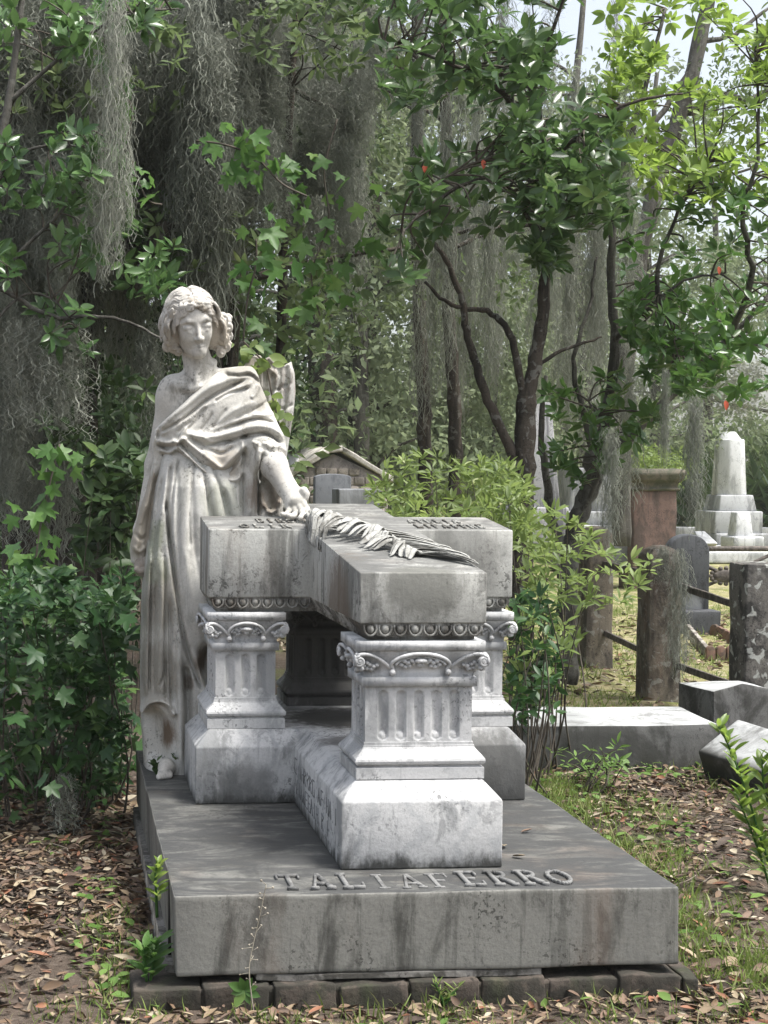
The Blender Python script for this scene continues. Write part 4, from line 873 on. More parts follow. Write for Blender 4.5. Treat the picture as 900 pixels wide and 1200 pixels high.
band = lambda x, y: math.exp(-((x - 2.05 - .35 * fnoise(0, y, 1.1, 6)) / .28) ** 2)
tufts(560, 1.8, 3.2, 4.3, 7.6, lambda x, y: band(x, y) * (.4 + max(0, fnoise(x, y, 2.2, 9))), 14)
tufts(90, 1.8, 3.8, 4.0, 7.6, lambda x, y: max(0, fnoise(x, y, 1.4, 12)) * 1.5, 10)
tufts(130, 0.0, 2.1, 3.85, 4.25, lambda x, y: .35 + max(0, fnoise(x, y, 3, 2)), 9, (.03, .075))
tufts(40, -.7, .25, 3.9, 6.2, lambda x, y: max(0, fnoise(x, y, 2, 21)) ** 1.3, 9, (.025, .06))
tufts(50, .08, .28, 4.3, 5.2, lambda x, y: .6, 9, (.03, .07))
tufts(1500, 2.0, 9, 8.6, 17, lambda x, y: .25 + max(0, fnoise(x, y, .7, 5)), 9, (.04, .10), .08)
N = len(gp); dr = unit(np.stack([RNG.normal(0, .5, N), RNG.normal(0, .5, N), np.full(N, 1.0)], 1))
V, F, A = scatter(T_blade(), gp, dr, rdir(N), gs)
tag(obj('grass', V, F, M_grass, attr=A, origin=(0, 0, GZ)), 'short patchy grass growing through the dead leaves', 'grass', kind='stuff')
# low broad-leaved ground weeds
M_weed = leafmat('weed_leaf', (.075, .15, .03), (.17, .27, .07), None, .3, .5, .25)
cp = []
for x0, x1, y0, y1, n in ((1.82, 2.7, 4.6, 7.5, 420), (2.3, 3.3, 7.0, 7.6, 160), (0.02, .28, 4.0, 5.6, 130), (-.5, .25, 6.0, 6.8, 120), (.6, 2.0, 3.8, 4.2, 40), (2.2, 4, 4.0, 5.5, 120)):
    for _ in range(n):
        x, y = RNG.uniform(x0, x1), RNG.uniform(y0, y1)
        if fnoise(x, y, 2.5, 33) > -.05 and clear(x, y): cp.append((x, y, gh(x, y) + RNG.uniform(.005, .05)))
N = len(cp); V, F, A = scatter(T_ell(.55, .12, .15, 3), cp, rdir(N, -.1, .5), unit(np.array([0, 0, 1.]) + RNG.normal(0, .35, (N, 3))), RNG.uniform(.025, .06, N))
tag(obj('ground_weeds', V, F, M_weed, attr=A, origin=(0, 0, GZ)), 'small green weeds creeping over the ground beside the slab', 'weeds', kind='stuff')

# ================================================================== graveyard pieces behind
M_kerb = stone('kerb_marble', (0.15, 0.15, 0.145), (0.05, 0.05, 0.046), 0.6, 4, .6, .45, top=(0.42, 0.43, 0.43), top_amt=.9, foot=(GZ, .2, .75))  # bright upward faces over darker sides: fall of light put into the colour
M_grey = stone('old_marble', (0.42, 0.43, 0.44), (0.20, 0.205, 0.21), 0.5, 3, .22, .35)
M_pale = stone('pale_marble', (0.60, 0.61, 0.62), (0.30, 0.31, 0.315), 0.45, 3, .3, .3)
M_postst = stone('post_stone', (0.17, 0.145, 0.115), (0.07, 0.06, 0.05), 0.5, 6, .5, .4, warm=((.16, .085, .06), .7), lichen=.35, bumpd=.012)
M_lich = stone('lichened_post', (0.15, 0.14, 0.125), (0.045, 0.043, 0.04), 0.55, 7, .8, .4, lichen=.9, bumpd=.01)
M_iron = plain('rusty_iron', (.055, .047, .042), .75, (.15, .13, .115), 20, .003)
M_black = stone('dark_slate', (0.075, 0.078, 0.085), (0.03, 0.03, 0.033), 0.5, 4, .3, .3)
M_redbrick = stone('red_brick_pier', (0.165, 0.108, 0.092), (0.085, 0.062, 0.054), 0.5, 4, .4, .4, bumpd=.01)
def single(name, mb, mat, label, cat, rough=None, bev=.01, group=None, smooth=False):
    o = mb.build(name, mat, smooth=smooth)
    if rough: roughen(o, *rough)
    if bev: bevel(o, bev)
    return tag(o, label, cat, group)
# long kerb coping on the right
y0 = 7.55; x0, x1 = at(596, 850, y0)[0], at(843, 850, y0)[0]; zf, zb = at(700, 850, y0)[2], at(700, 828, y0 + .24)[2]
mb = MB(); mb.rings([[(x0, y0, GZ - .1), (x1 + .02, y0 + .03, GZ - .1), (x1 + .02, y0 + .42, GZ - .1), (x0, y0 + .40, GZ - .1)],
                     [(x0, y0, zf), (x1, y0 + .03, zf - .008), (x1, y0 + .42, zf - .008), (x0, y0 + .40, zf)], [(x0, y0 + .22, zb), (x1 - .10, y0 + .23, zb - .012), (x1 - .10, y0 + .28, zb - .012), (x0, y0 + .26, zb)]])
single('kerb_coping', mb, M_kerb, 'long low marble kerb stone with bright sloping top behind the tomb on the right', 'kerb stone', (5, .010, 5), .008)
# kerb pier with pyramid cap
def pier(px0, px1, ptop, apex, y, rot=.12):
    c = at((px0 + px1) / 2, ptop, y); w = (px1 - px0) / FPX * y / 2
    ring = lambda w, z: [(c[0] + w * (math.cos(rot) * sx - math.sin(rot) * sy), c[1] + w + w * (math.sin(rot) * sx + math.cos(rot) * sy) - w * 0, z) for sx, sy in ((-1, -1), (1, -1), (1, 1), (-1, 1))]
    az = at((px0 + px1) / 2, apex, y + .15)[2]
    return MB().rings([ring(w, GZ - .1), ring(w, c[2]), ring(.004, az)])
single('kerb_pier', pier(827, 912, 810, 797, 7.95), M_kerb, 'squat marble corner pier with a low pyramid cap at right edge', 'stone pier', (4, .006, 6), .006)
# fallen coping stone, rolled over against the pier
q = [np.array(v) for v in (onz(822, 892, GZ), )][0]
L = .95; ax = unit(np.array([.42, -.90, -.10])); up = unit(np.array([-.42, -.2, .88])); sd = unit(np.cross(ax, up)); up = np.cross(sd, ax)
c0 = np.array([at(838, 882, 7.35)]).reshape(3)
mb = MB(); V = []
for l in (0, 1):
    for u_, s_ in ((-.11, -.15), (-.11, .15), (.11, .15), (.11, -.15)): V.append(c0 + np.array([.04, 0, 0]) + ax * L * l + up * u_ + sd * s_)
mb.rings([V[:4], V[4:]]); single('fallen_coping', mb, M_kerb, 'dislodged marble coping stone lying tilted in front of the corner pier', 'kerb stone', (4, .008, 6), .012)
# old posts and rails of the enclosure
def post(px0, px1, ptop, y, label, mat, round_top=True, tilt=0.0, deep=.22):
    c = at((px0 + px1) / 2, ptop, y); w = (px1 - px0) / FPX * y / 2; mb = MB(); rings = []
    zs = [GZ - .15, GZ + .3, c[2] - .12, c[2] - .05, c[2] - .015, c[2]] if round_top else [GZ - .15, GZ + .3, c[2] - .02, c[2]]
    ks = [1.06, 1.0, .97, .88, .66, .35] if round_top else [1.03, 1, 1, .97]
    for z, k in zip(zs, ks):
        n = 28; r = []
        for i in range(n):
            a = 2 * PI * (i + .5) / n; ca, sa = math.cos(a), math.sin(a); e = 9.0
            s = (abs(ca) ** e + abs(sa) ** e) ** (-1 / e); r.append((c[0] + w * k * s * ca * .96 + tilt * (z - GZ), y + w * 1.0 + w * k * s * sa, z))
        rings.append(r)
    mb.rings(rings); return single('fence_post', mb, mat, label, 'fence post', (3, .012, 6), .01, 'stone posts of the iron rail fence')
post(759, 804, 641, 9.84, 'mossy round-topped stone post carrying iron rails, the one standing free in the middle', M_postst)
post(872, 924, 661, 8.55, 'square dark post crusted with white lichen at the right edge', M_lich, False)
post(686, 723, 618, 11.6, 'farthest stone fence post, half hidden by shrub leaves', M_postst)
def rail(p, q, label, r=.022, flat=True):
    p, q = np.array(p), np.array(q); d = unit(q - p); s = unit(np.cross(d, [0, 0, 1])); u = np.cross(s, d); R_ = lambda c: [c - s * r * .45 - u * r, c + s * r * .45 - u * r, c + s * r * .45 + u * r, c - s * r * .45 + u * r]
    return single('iron_rail', MB().rings([R_(p), R_(p + (q - p) * .5), R_(q)]), M_iron, label, 'iron rail', (2, .004, 8), .003, 'iron rails between the stone posts')
rail(at(786, 683, 10.0), at(882, 716, 8.7), 'upper iron bar running from the middle mossy post to the lichened post'); rail(at(786, 777, 10.0), at(866, 806, 8.7), 'lower iron bar running from the middle mossy post down behind the corner pier')
rail(at(704, 660, 11.7), at(775, 676, 10.0), 'upper iron bar between the farthest post and the middle post'); rail(at(706, 741, 11.7), at(768, 770, 10.0), 'lower iron bar between the farthest post and the middle post')
# dark headstone and its scalloped border
def slabstone(px0, px1, ptop, pbot, y, th=.12, arch=.3, n=14):
    a = at(px0, ptop, y); b = at(px1, pbot, y); w = (b[0] - a[0]) / 2; cx = (a[0] + b[0]) / 2; h = a[2] - b[2]; ah = arch * w * 2
    o = [(cx - w, b[2])] + [(cx + w * -math.cos(t_), a[2] - ah + ah * math.sin(t_)) for t_ in np.linspace(0, PI, n)] + [(cx + w, b[2])]
    o = o[::-1]
    return MB().rings([[(x, y, z) for x, z in o], [(x, y + th, z) for x, z in o]][::-1])
hs = thing('dark_headstone', 'round-topped black slate headstone behind the mossy post', 'headstone', tuple(at(808, 740, 14.2)))
o = slabstone(784, 831, 626, 716, 14.25, .14, .42).build('tablet', stone('slate_tablet', (.075, .08, .088), (.03, .03, .034), .5, 4, .25, .3, stains_shade=[(at(812, 712, 14.2), .14, (.34, .35, .36), .75)]), hs); bevel(o, .015)
a = at(800, 716, 14.1); b = at(845, 743, 14.1); mb = MB(); mb.box(a[0], b[0], 14.1, 14.6, b[2] - .1, a[2]); o = mb.build('stone_base', M_black, hs); roughen(o, 3, .01, 5); bevel(o, .015)
bd_ = thing('scalloped_border', 'low scalloped terracotta edging round a grave plot in front of the dark headstone', 'grave border', tuple(at(850, 772, 12.2)))
M_tc = stone('terracotta', (.20, .12, .09), (.09, .065, .05), .5, 8, 1, .4); M_tcl = stone('terracotta_pale', (.36, .34, .30), (.15, .13, .115), .5, 8, 1, .4)
def tile(c, d, w, h, mat):
    d = unit(np.array([d[0], d[1], 0.])); nrm = np.array([-d[1], d[0], 0]); o = [(-w / 2, -.06), (w / 2, -.06)] + [(w / 2 * math.cos(t_), h - w / 2 + w / 2 * math.sin(t_)) for t_ in np.linspace(0, PI, 9)]
    V = [[np.array(c) + d * u + np.array([0, 0, v]) + nrm * k for u, v in o] for k in (-.02, .02)]
    bevel(MB().rings(V).build('edging_tile', mat, bd_), .006)
for i in range(6): c = onz(832 + i * 12.0, 773, GZ); tile(c, (1, 0), .078, .115, M_tc)
for i in range(9): c = onz(806 + i * 2.6, 744 + i * 3.3, GZ); tile(c, (.12, -1), .10, .10, M_tcl)
for i in range(7): c = onz(838 + i * 5.0, 744 + i * 2.6, GZ); tile(c, (.5, -1), .10, .10, M_tc)
# brick pillar
bp = thing('brick_pillar', 'tall square red brick pillar with moulded cap standing among the trees', 'pillar', tuple(at(766, 690, 19.5)))
def boxpx(px0, px1, p0, p1, y, d): a = at(px0, p0, y); b = at(px1, p1, y); return a[0], b[0], y, y + d, b[2], a[2]
mb = MB(); x0, x1, ya, yb, z0, z1 = boxpx(743, 791, 566, 700, 19.5, .52); mb.box(x0, x1, ya, yb, GZ - .2, z1); o = mb.build('shaft', M_redbrick, bp); roughen(o, 6, .015, 4); bevel(o, .015)
o = poly_loft(rect(x0 - .07, x1 + .07, ya - .07, yb + .07), [(z1 - .10, .045), (z1 - .075, .03), (z1 - .05, .06), (z1 + .0, .05), (z1 + .05, 0), (z1 + .13, -.02), (z1 + .17, 0), (z1 + .19, .06)]).build('cap', stone('pillar_cap', (.13, .11, .085), (.06, .065, .04), .6, 5, 1, .4), bp); roughen(o, 2, .02, 5)
# iron enclosure panel with cast ornament
ip = thing('iron_fence', 'black iron fence rail with diagonal bars and a cast ornament beside the dark headstone', 'fence', tuple(at(850, 700, 16)))
mb = MB(); mb.tube([at(780, 643, 16), at(925, 643, 16)], .03, 6); mb.build('top_rail', M_iron, ip)
for p, q in (((806, 654), (840, 669)), ((862, 669), (912, 646)), ((806, 696), (840, 681)), ((862, 681), (912, 704))): MB().tube([at(*p, 16), at(*q, 16)], .022, 6).build('brace', M_iron, ip)
mb = MB(); c = at(851, 675, 15.95); mb.ball(c, (.16, .03, .075), 14, 6)
for k in range(16):
    t_ = 2 * PI * k / 16; mb.ball((c[0] + .17 * math.cos(t_), c[1], c[2] + .085 * math.sin(t_)), (.03, .02, .024), 6, 4)
mb.build('cast_ornament', M_iron, ip)
mb = MB(); mb.tube([at(917, 640, 16), at(917, 722, 16)], .03, 6); mb.build('upright', M_iron, ip)
# monuments farther back
ob = thing('obelisk_monument', 'tall grey truncated marble shaft on a stepped base at the far right', 'monument', tuple(at(866, 638, 30)))
def tower(parent, name, rows, y, d, mat, n=4, yc=None):
    for nm, px0, px1, p0, p1, top in rows:
        a = at(px0, p0, y); b = at(px1, p1, y); w = (b[0] - a[0]) / 2; cx = (a[0] + b[0]) / 2; yc_ = y + d
        def ring(w_, z):
            if n == 4: return [(cx + w_ * sx, yc_ + w_ * sy, z) for sx, sy in ((-1, -1), (1, -1), (1, 1), (-1, 1))]
            return [(cx + w_ * math.cos(2 * PI * (i + .5) / n), yc_ + w_ * math.sin(2 * PI * (i + .5) / n), z) for i in range(n)]
        o = MB().rings([ring(w, b[2] - (.05 if nm == rows[-1][0] else -.002)), ring(w * top, a[2])]).build(nm, mat, parent); bevel(o, .03)
tower(ob, 'shaft', [('shaft', 848, 886, 514, 581, .84), ('point', 851, 883, 505, 515, .45)], 30, .5, M_pale, 8); tower(ob, 'base', [('upper_step', 845, 890, 580, 600, .86), ('lower_step', 838, 894, 599, 626, 1), ('plinth', 838, 902, 625, 642, 1)], 30, .5, M_grey)
so_ = thing('small_obelisk', 'short pale obelisk leaning before the large grey shaft', 'monument', tuple(at(877, 638, 27)))
tower(so_, 's', [('shaft', 865, 887, 600, 632, .72), ('base', 860, 896, 629, 640, 1)], 27, .3, M_pale)
tg = thing('tall_marker', 'tall streaked grey tomb shaft half hidden behind the dark tree trunk', 'monument', tuple(at(634, 640, 21)))
tower(tg, 's', [('shaft', 612, 660, 470, 596, .62), ('base', 600, 668, 594, 650, .96)], 21, .4, stone('streaked_marble', (.40, .40, .41), (.13, .13, .14), .55, 5, .06, .3))
gt = thing('grey_box_tomb', 'grey marble monument with a stepped base behind the second magnolia', 'monument', tuple(at(695, 655, 23)))
tower(gt, 's', [('die', 672, 722, 548, 600, .93), ('upper_step', 660, 732, 599, 616, 1), ('lower_step', 648, 742, 615, 660, 1)], 23, .5, M_grey)
def blk(px0, px1, p0, p1, y, d, mat, label, cat, name, group=None, rough=(2, .01, 3)):
    x0, x1, ya, yb, z0, z1 = boxpx(px0, px1, p0, p1, y, d); mb = MB(); mb.box(x0, x1, ya, yb, z0, z1); return single(name, mb, mat, label, cat, rough, .015, group)
blk(664, 702, 622, 656, 21, .5, M_pale, 'pale marble ledger block left of the red brick pillar', 'tomb block', 'ledger_block'); blk(716, 742, 628, 640, 19.9, .6, M_pale, 'white stone block touching the brick pillar, upper one', 'tomb block', 'ledger_block'); blk(712, 743, 640, 664, 19.7, .6, M_grey, 'grey stone block under the white one beside the brick pillar', 'tomb block', 'ledger_block')
blk(720, 742, 590, 606, 26, .5, M_iron, 'dark iron bench seen left of the brick pillar', 'bench', 'iron_bench')
blk(778, 960, 647, 660, 25.0, .3, M_pale, 'long pale kerb crossing the lawn behind the iron fence', 'kerb', 'plot_kerb'); blk(788, 980, 618, 634, 32, .4, M_grey, 'long grey kerb wall under the far obelisk', 'kerb', 'plot_kerb')
x = thing('tilted_tablet', 'small white tablet stone leaning back left of the obelisk', 'headstone', tuple(at(826, 637, 28))); mb = MB(); a = at(814, 622, 28.4); b = at(842, 637, 28); mb.rings([[(a[0], 28.4, a[2]), (b[0] - .1, 28.4, a[2]), (b[0], 28, b[2]), (a[0] - .05, 28, b[2])], [(a[0], 28.6, a[2] - .08), (b[0] - .1, 28.6, a[2] - .08), (b[0], 28.2, b[2] - .1), (a[0] - .05, 28.2, b[2] - .1)]]); bevel(mb.build('tablet', M_pale, x), .02)
mb = MB()
for k in range(26): c = onz(RNG.uniform(834, 872), RNG.uniform(636, 648), GZ); mb.ball((c[0], c[1], c[2] + .02), (RNG.uniform(.1, .3), .2, RNG.uniform(.04, .12)), 7, 4)
tag(mb.build('rubble', M_pale), 'heap of broken pale stones lying before the obelisk', 'rubble', kind='stuff')
# brick vault seen past the hand
bv = thing('brick_vault', 'low gabled brick burial vault with stone coping behind the angel\'s hand', 'vault', tuple(at(398, 640, 22)))
M_vault = stone('vault_brick', (.33, .295, .265), (.16, .145, .13), .5, 4, 1, .4, bumpd=.02); y = 22
L_, R_, pk = at(338, 562, y), at(455, 562, y), at(391, 532, y)
o = [(L_[0], GZ - .1), (R_[0], GZ - .1), (R_[0], R_[2]), (pk[0], pk[2]), (L_[0], L_[2])]
mb = MB().rings([[(x, y, z) for x, z in o], [(x, y + 2.4, z) for x, z in o]][::-1]); mb.build('wall', M_vault, bv)
for (p, q) in (((334, 566), (385, 530)), ((385, 530), (400, 529)), ((400, 530), (460, 566))):
    a, b = at(*p, y - .04), at(*q, y - .04); mb = MB(); mb.rings([[(a[0], y - .06, a[2]), (b[0], y - .06, b[2]), (b[0], y - .06, b[2] + .085), (a[0], y - .06, a[2] + .085)], [(a[0], y + 2.4, a[2]), (b[0], y + 2.4, b[2]), (b[0], y + 2.4, b[2] + .085), (a[0], y + 2.4, a[2] + .085)]][::-1])
    r_ = mb.build('coping', stone('vault_coping', (.50, .48, .44), (.25, .23, .20), .5, 4, 1, .4) if 'vault_coping' not in bpy.data.materials else bpy.data.materials['vault_coping'], bv); roughen(r_, 3, .03, 2)
for z_ in range(4):
    for k in range(9):
        px = 344 + k * 13 + (z_ % 2) * 6; a = at(px, 548 + z_ * 11, y - .012); b = at(px + 12, 548 + z_ * 11 + 9.5, y - .012)
        if a[0] < L_[0] or b[0] > R_[0] or (a[2] > L_[2] and (b[0] > pk[0] + (R_[0] - pk[0]) * (pk[2] - a[2]) / (pk[2] - R_[2]) or a[0] < pk[0] - (pk[0] - L_[0]) * (pk[2] - a[2]) / (pk[2] - L_[2]))): continue
        mb = MB(); mb.box(a[0], b[0], y - .02, y + .05, b[2], a[2]); bevel(mb.build('stone_course', M_vault, bv), .015)
tag(bevel(slabstone(369, 411, 555, 640, 19.5, .14, .10).build('grey_headstone', stone('slate_grey', (.17, .18, .195), (.10, .105, .115), .4, 3, .5, .2)), .012), 'flat dark grey headstone before the brick vault', 'headstone')
blk(397, 446, 573, 640, 18.5, .5, stone('ledger_grey', (.25, .26, .275), (.13, .135, .14), .5, 3, .4, .3), 'dark grey ledger tomb with paler top edge right of the grey headstone', 'tomb block', 'ledger_tomb')
tag(bevel(slabstone(403, 419, 526, 600, 30, .15, .9).build('white_headstone', M_pale), .015), 'small pointed white headstone behind the brick vault roof', 'headstone')
lp = thing('lantern_post', 'white post topped by a dark little lantern beyond the wing', 'lantern', tuple(at(345, 560, 23)))
mb = MB(); mb.box(*boxpx(338, 349, 532, 640, 23, .15)); mb.build('post', M_pale, lp)
c = at(345, 530, 23); mb = MB(); mb.rings([[(c[0] + r * math.cos(2 * PI * i / 8), c[1] + r * math.sin(2 * PI * i / 8), c[2] + z) for i in range(8)] for r, z in ((.05, -.02), (.10, 0), (.08, .14), (.14, .15), (.03, .27), (.015, .36))]); mb.build('lantern_head', M_iron, lp)
# ================================================================== trees, moss, shrubs, vines
M_bark = stone('dark_bark', (.075, .062, .050), (.028, .024, .020), .5, 7, .18, .3, lichen=.25, bumpd=.03, rough=.95)
M_barkg = stone('grey_bark', (.12, .115, .10), (.05, .046, .04), .5, 6, .2, .3, lichen=.15, bumpd=.02, rough=.95)
M_mag = leafmat('magnolia_leaf', (.035, .080, .024), (.095, .165, .050), (.18, .26, .075), .36, .30, .5)
M_magy = leafmat('sunlit_magnolia_leaf', (.11, .19, .035), (.25, .35, .065), (.36, .44, .10), .50, .35, .45)  # sunlight on the leaves is mixed into this brighter colour
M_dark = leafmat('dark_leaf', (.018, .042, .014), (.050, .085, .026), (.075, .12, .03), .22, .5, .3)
M_mid = leafmat('forest_leaf', (.075, .12, .05), (.15, .20, .08), (.24, .28, .11), .42, .55, .25)
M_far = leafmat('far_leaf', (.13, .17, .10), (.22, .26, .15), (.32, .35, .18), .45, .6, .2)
M_azalea = leafmat('azalea_leaf', (.085, .135, .035), (.23, .30, .085), (.38, .43, .17), .42, .45, .3)
M_bush = leafmat('bush_leaf', (.017, .054, .018), (.050, .108, .028), (.10, .17, .045), .25, .45, .35)
M_vine = leafmat('vine_leaf', (.060, .145, .035), (.12, .225, .055), (.20, .31, .08), .42, .45, .3)
M_twig = plain('bark_twig', (.06, .05, .04), .9, (.12, .105, .085))
def mossmat(name, a, b):
    t = NT(name); v = t.n('ShaderNodeAttribute', attribute_name='var').outputs['Fac']; t.l(t.mix(v, a, b), t.b.inputs['Base Color']); t.b.inputs['Roughness'].default_value = .95; t.b.inputs['Specular IOR Level'].default_value = .1
    tr = t.n('ShaderNodeBsdfTranslucent'); tr.inputs['Color'].default_value = (*b, 1); mx = t.n('ShaderNodeMixShader'); mx.inputs[0].default_value = .3
    t.l(t.b.outputs[0], mx.inputs[1]); t.l(tr.outputs[0], mx.inputs[2]); t.l(mx.outputs[0], t.out.inputs['Surface']); return t.m
M_moss = mossmat('spanish_moss', (.14, .15, .122), (.32, .335, .285)); M_mossl = mossmat('pale_spanish_moss', (.21, .22, .185), (.40, .41, .35))
def smooth_line(P, n=5):
    P = np.array(P, float); Q = []; m = len(P)
    for i in range(m - 1):
        p0, p1, p2, p3 = P[max(i - 1, 0)], P[i], P[i + 1], P[min(i + 2, m - 1)]
        for t_ in np.linspace(0, 1, n, endpoint=False): Q.append(.5 * (2 * p1 + (p2 - p0) * t_ + (2 * p0 - 5 * p1 + 4 * p2 - p3) * t_ ** 2 + (3 * p1 - p0 - 3 * p2 + p3) * t_ ** 3))
    Q.append(P[-1]); return np.array(Q)
def limb(mb, pts, r0, r1, n=9, jit=.0, seg=5):
    Q = smooth_line(pts, seg); m = len(Q); r = np.linspace(r0, r1, m) * (1 + .06 * np.sin(np.arange(m) * 1.7))
    if jit: Q[1:-1] += RNG.normal(0, jit, (m - 2, 3))
    mb.tube(Q, r, n); return Q
def pxline(pts, y): return [at(p[0], p[1], y + (p[2] if len(p) > 2 else 0)) for p in pts]
def inpoly(n, poly, y0, y1, dens=None):
    poly = np.array(poly, float); lo, hi = poly.min(0), poly.max(0); out = []
    while len(out) < n:
        p = RNG.uniform(lo, hi, (n * 2, 2)); ok = polysdf(p[:, 0], p[:, 1], poly) < 0
        for q in p[ok]:
            y = RNG.uniform(y0, y1); w = at(q[0], q[1], y)
            if dens is not None and dens(w) < RNG.random(): continue
            out.append(w)
    return np.array(out[:n])
T_NAR = T_ell(.27, .16, .12, 4)
T_MAG, T_BAY, T_TINY, T_LOB = T_ell(.40, .16, .10, 5), T_ell(.36, .14, .10, 4), T_small(.5), T_lobed()
def whorls(C, up, k, L, T, spread=.75, mixv=None):
    """a rosette of k leaves at each twig end"""
    n = len(C); parts = []
    ax = unit(np.asarray(up, float) + RNG.normal(0, .45, (n, 3)))
    e1 = unit(np.cross(ax, rdir(n))); e2 = np.cross(ax, e1); base = RNG.random(n)
    for j in range(k):
        a = j * 2.4 + RNG.normal(0, .25, n); el = RNG.uniform(.0, 1.0, n) * spread
        d = unit((np.cos(a)[:, None] * e1 + np.sin(a)[:, None] * e2) + ax * (1 - el[:, None] * 1.3)); nr = unit(ax * 1.0 - d * .3 + RNG.normal(0, .25, (n, 3)))
        parts.append(scatter(T, C + ax * (-.03 * j / k * (L / .13)) + d * .012, d, nr, RNG.uniform(.65, 1.1, n) * L, np.clip(base * .6 + RNG.random(n) * .45 - .02, 0, 1)))
    return merge(parts)
def twigs_to(mb, C, nodes, r=.006, sag=.1, frac=1.0):
    nodes = np.asarray(nodes)
    for c in C:
        if RNG.random() > frac: continue
        if np.linalg.norm(nodes - c, axis=1).min() > .5: continue
        d = np.linalg.norm(nodes - c, axis=1); k = np.argsort(d)[:3]; q = nodes[RNG.choice(k)]
        m = (c + q) / 2 + np.array([RNG.normal(0, .04), RNG.normal(0, .04), -sag * np.linalg.norm(c - q) + .05])
        mb.tube(smooth_line([q, m, c], 3), np.linspace(r * 1.6, r * .6, 7), 4, False)
def foliage(name, parts, mat, parent): V, F, A = merge(parts) if isinstance(parts, list) else parts; return obj(name, V, F, mat, parent, attr=A)
def clumps(C, R_, n, size, T=T_TINY, flat=.8, shell=.35):
    """leaf clumps: C centres, R_ radii, n leaves each"""
    C = np.repeat(C, n, 0); R_ = np.repeat(np.broadcast_to(R_, (len(C) // n,)), n); N = len(C)
    d = rdir(N); r = R_ * (shell + (1 - shell) * RNG.random(N)) ** .8; pos = C + d * r[:, None] * np.array([1, 1, flat])
    return scatter(T, pos, unit(d * .5 + rdir(N) + [0, 0, -.35]), unit(rdir(N) + [0, 0, .9]), RNG.uniform(.6, 1.2, N) * size, np.clip(np.repeat(RNG.random(N // n), n) * .55 + RNG.random(N) * .42, 0, 1))
# ---------------------------------------------------------------- magnolias on the right
def tree(name, label, base, group=None): return thing(name, label, 'tree', tuple(base), group)
Y1 = 9.6
mg = tree('magnolia_tree', 'dark-trunked magnolia forking into three limbs just behind the shrub right of the tomb', at(612, 815, Y1))
mb = MB(); nodes = []
nodes.append(limb(mb, pxline([(612, 830), (611, 720), (611, 640), (613, 560), (616, 500), (617, 462)], Y1), .085, .062, 12, .004))
nodes.append(limb(mb, pxline([(611, 560), (596, 522), (572, 470), (556, 420), (545, 380), (540, 345), (522, 305), (508, 285)], Y1), .036, .014, 9, .004))
nodes.append(limb(mb, pxline([(615, 480), (606, 425), (594, 385), (570, 365), (545, 362), (520, 352), (498, 330)], Y1), .028, .010, 8, .004))
nodes.append(limb(mb, pxline([(617, 470), (628, 420), (636, 370), (640, 320), (645, 250), (640, 190), (630, 130), (610, 60)], Y1), .050, .018, 9, .004))
nodes.append(limb(mb, pxline([(640, 300), (600, 225, -.3), (560, 210, -.5), (500, 245, -.7), (470, 275, -.8)], Y1), .020, .006, 7, .004))
nodes.append(limb(mb, pxline([(642, 240), (600, 190, -.3), (560, 190, -.6), (510, 215, -.8)], Y1), .018, .006, 7, .004))
nodes.append(limb(mb, pxline([(640, 190), (690, 150, -.4), (740, 120, -.5), (800, 110, -.5)], Y1), .022, .006, 7, .004))
nodes.append(limb(mb, pxline([(640, 170), (590, 110, -.4), (530, 75, -.6), (450, 50, -.8)], Y1), .022, .006, 7, .004))
nodes.append(limb(mb, pxline([(632, 140), (640, 60, -.3), (660, 0, -.4), (665, -60, -.4)], Y1), .018, .006, 7, .004))
nodes.append(limb(mb, pxline([(618, 440), (650, 415), (690, 400), (705, 395)], Y1), .016, .005, 6, .003))
mb.build('trunk', M_bark, mg, smooth=True)
nd = np.concatenate(nodes[3:])
hole = lambda s, lo, amp: (lambda w: min(1, max(0, lo + amp * mnoise.noise(Vector(w * s)))))
C = np.concatenate([inpoly(108, [(425, 60), (470, 5), (560, 0), (640, 20), (665, 75), (640, 120), (560, 110), (500, 125), (440, 110)], 8.2, 10.4, hole(2.4, .4, 2.2)),
                    inpoly(112, [(560, 120), (640, 95), (700, 110), (742, 150), (735, 215), (690, 235), (630, 215), (575, 175)], 8.2, 10.4, hole(2.4, .42, 2.2)),
                    inpoly(78, [(455, 200), (520, 170), (600, 190), (690, 215), (700, 250), (660, 285), (600, 275), (520, 270), (480, 330), (450, 330)], 8.2, 10.4, hole(2.4, .4, 2.2)),
                    inpoly(42, [(600, 220), (690, 200), (760, 225), (735, 260), (640, 285)], 8.5, 9.6), inpoly(26, [(620, 285), (650, 280), (655, 310), (628, 318)], 8.8, 9.6), inpoly(60, [(420, -60), (700, -60), (690, 10), (420, 10)], 8.6, 10)])
mb = MB(); twigs_to(mb, C, nd, .0055, .05, .7); mb.build('twigs', M_twig, mg)
foliage('crown', [whorls(C, (0, -.25, .6), 8, .125, T_MAG, .85)], M_mag, mg)
V = np.array([at(497, 190, 8.6), at(566, 187, 8.6)]); v, f, a = scatter(T_ELL2 if 'T_ELL2' in globals() else T_ell(.5, .3, .1, 4), V, [(0, -.3, -1)] * 2, [(0, -1, 0)] * 2, [.065, .06]); obj('withered_leaf', v, f, plain('red_leaf', (.33, .06, .025), .5), mg, attr=a)
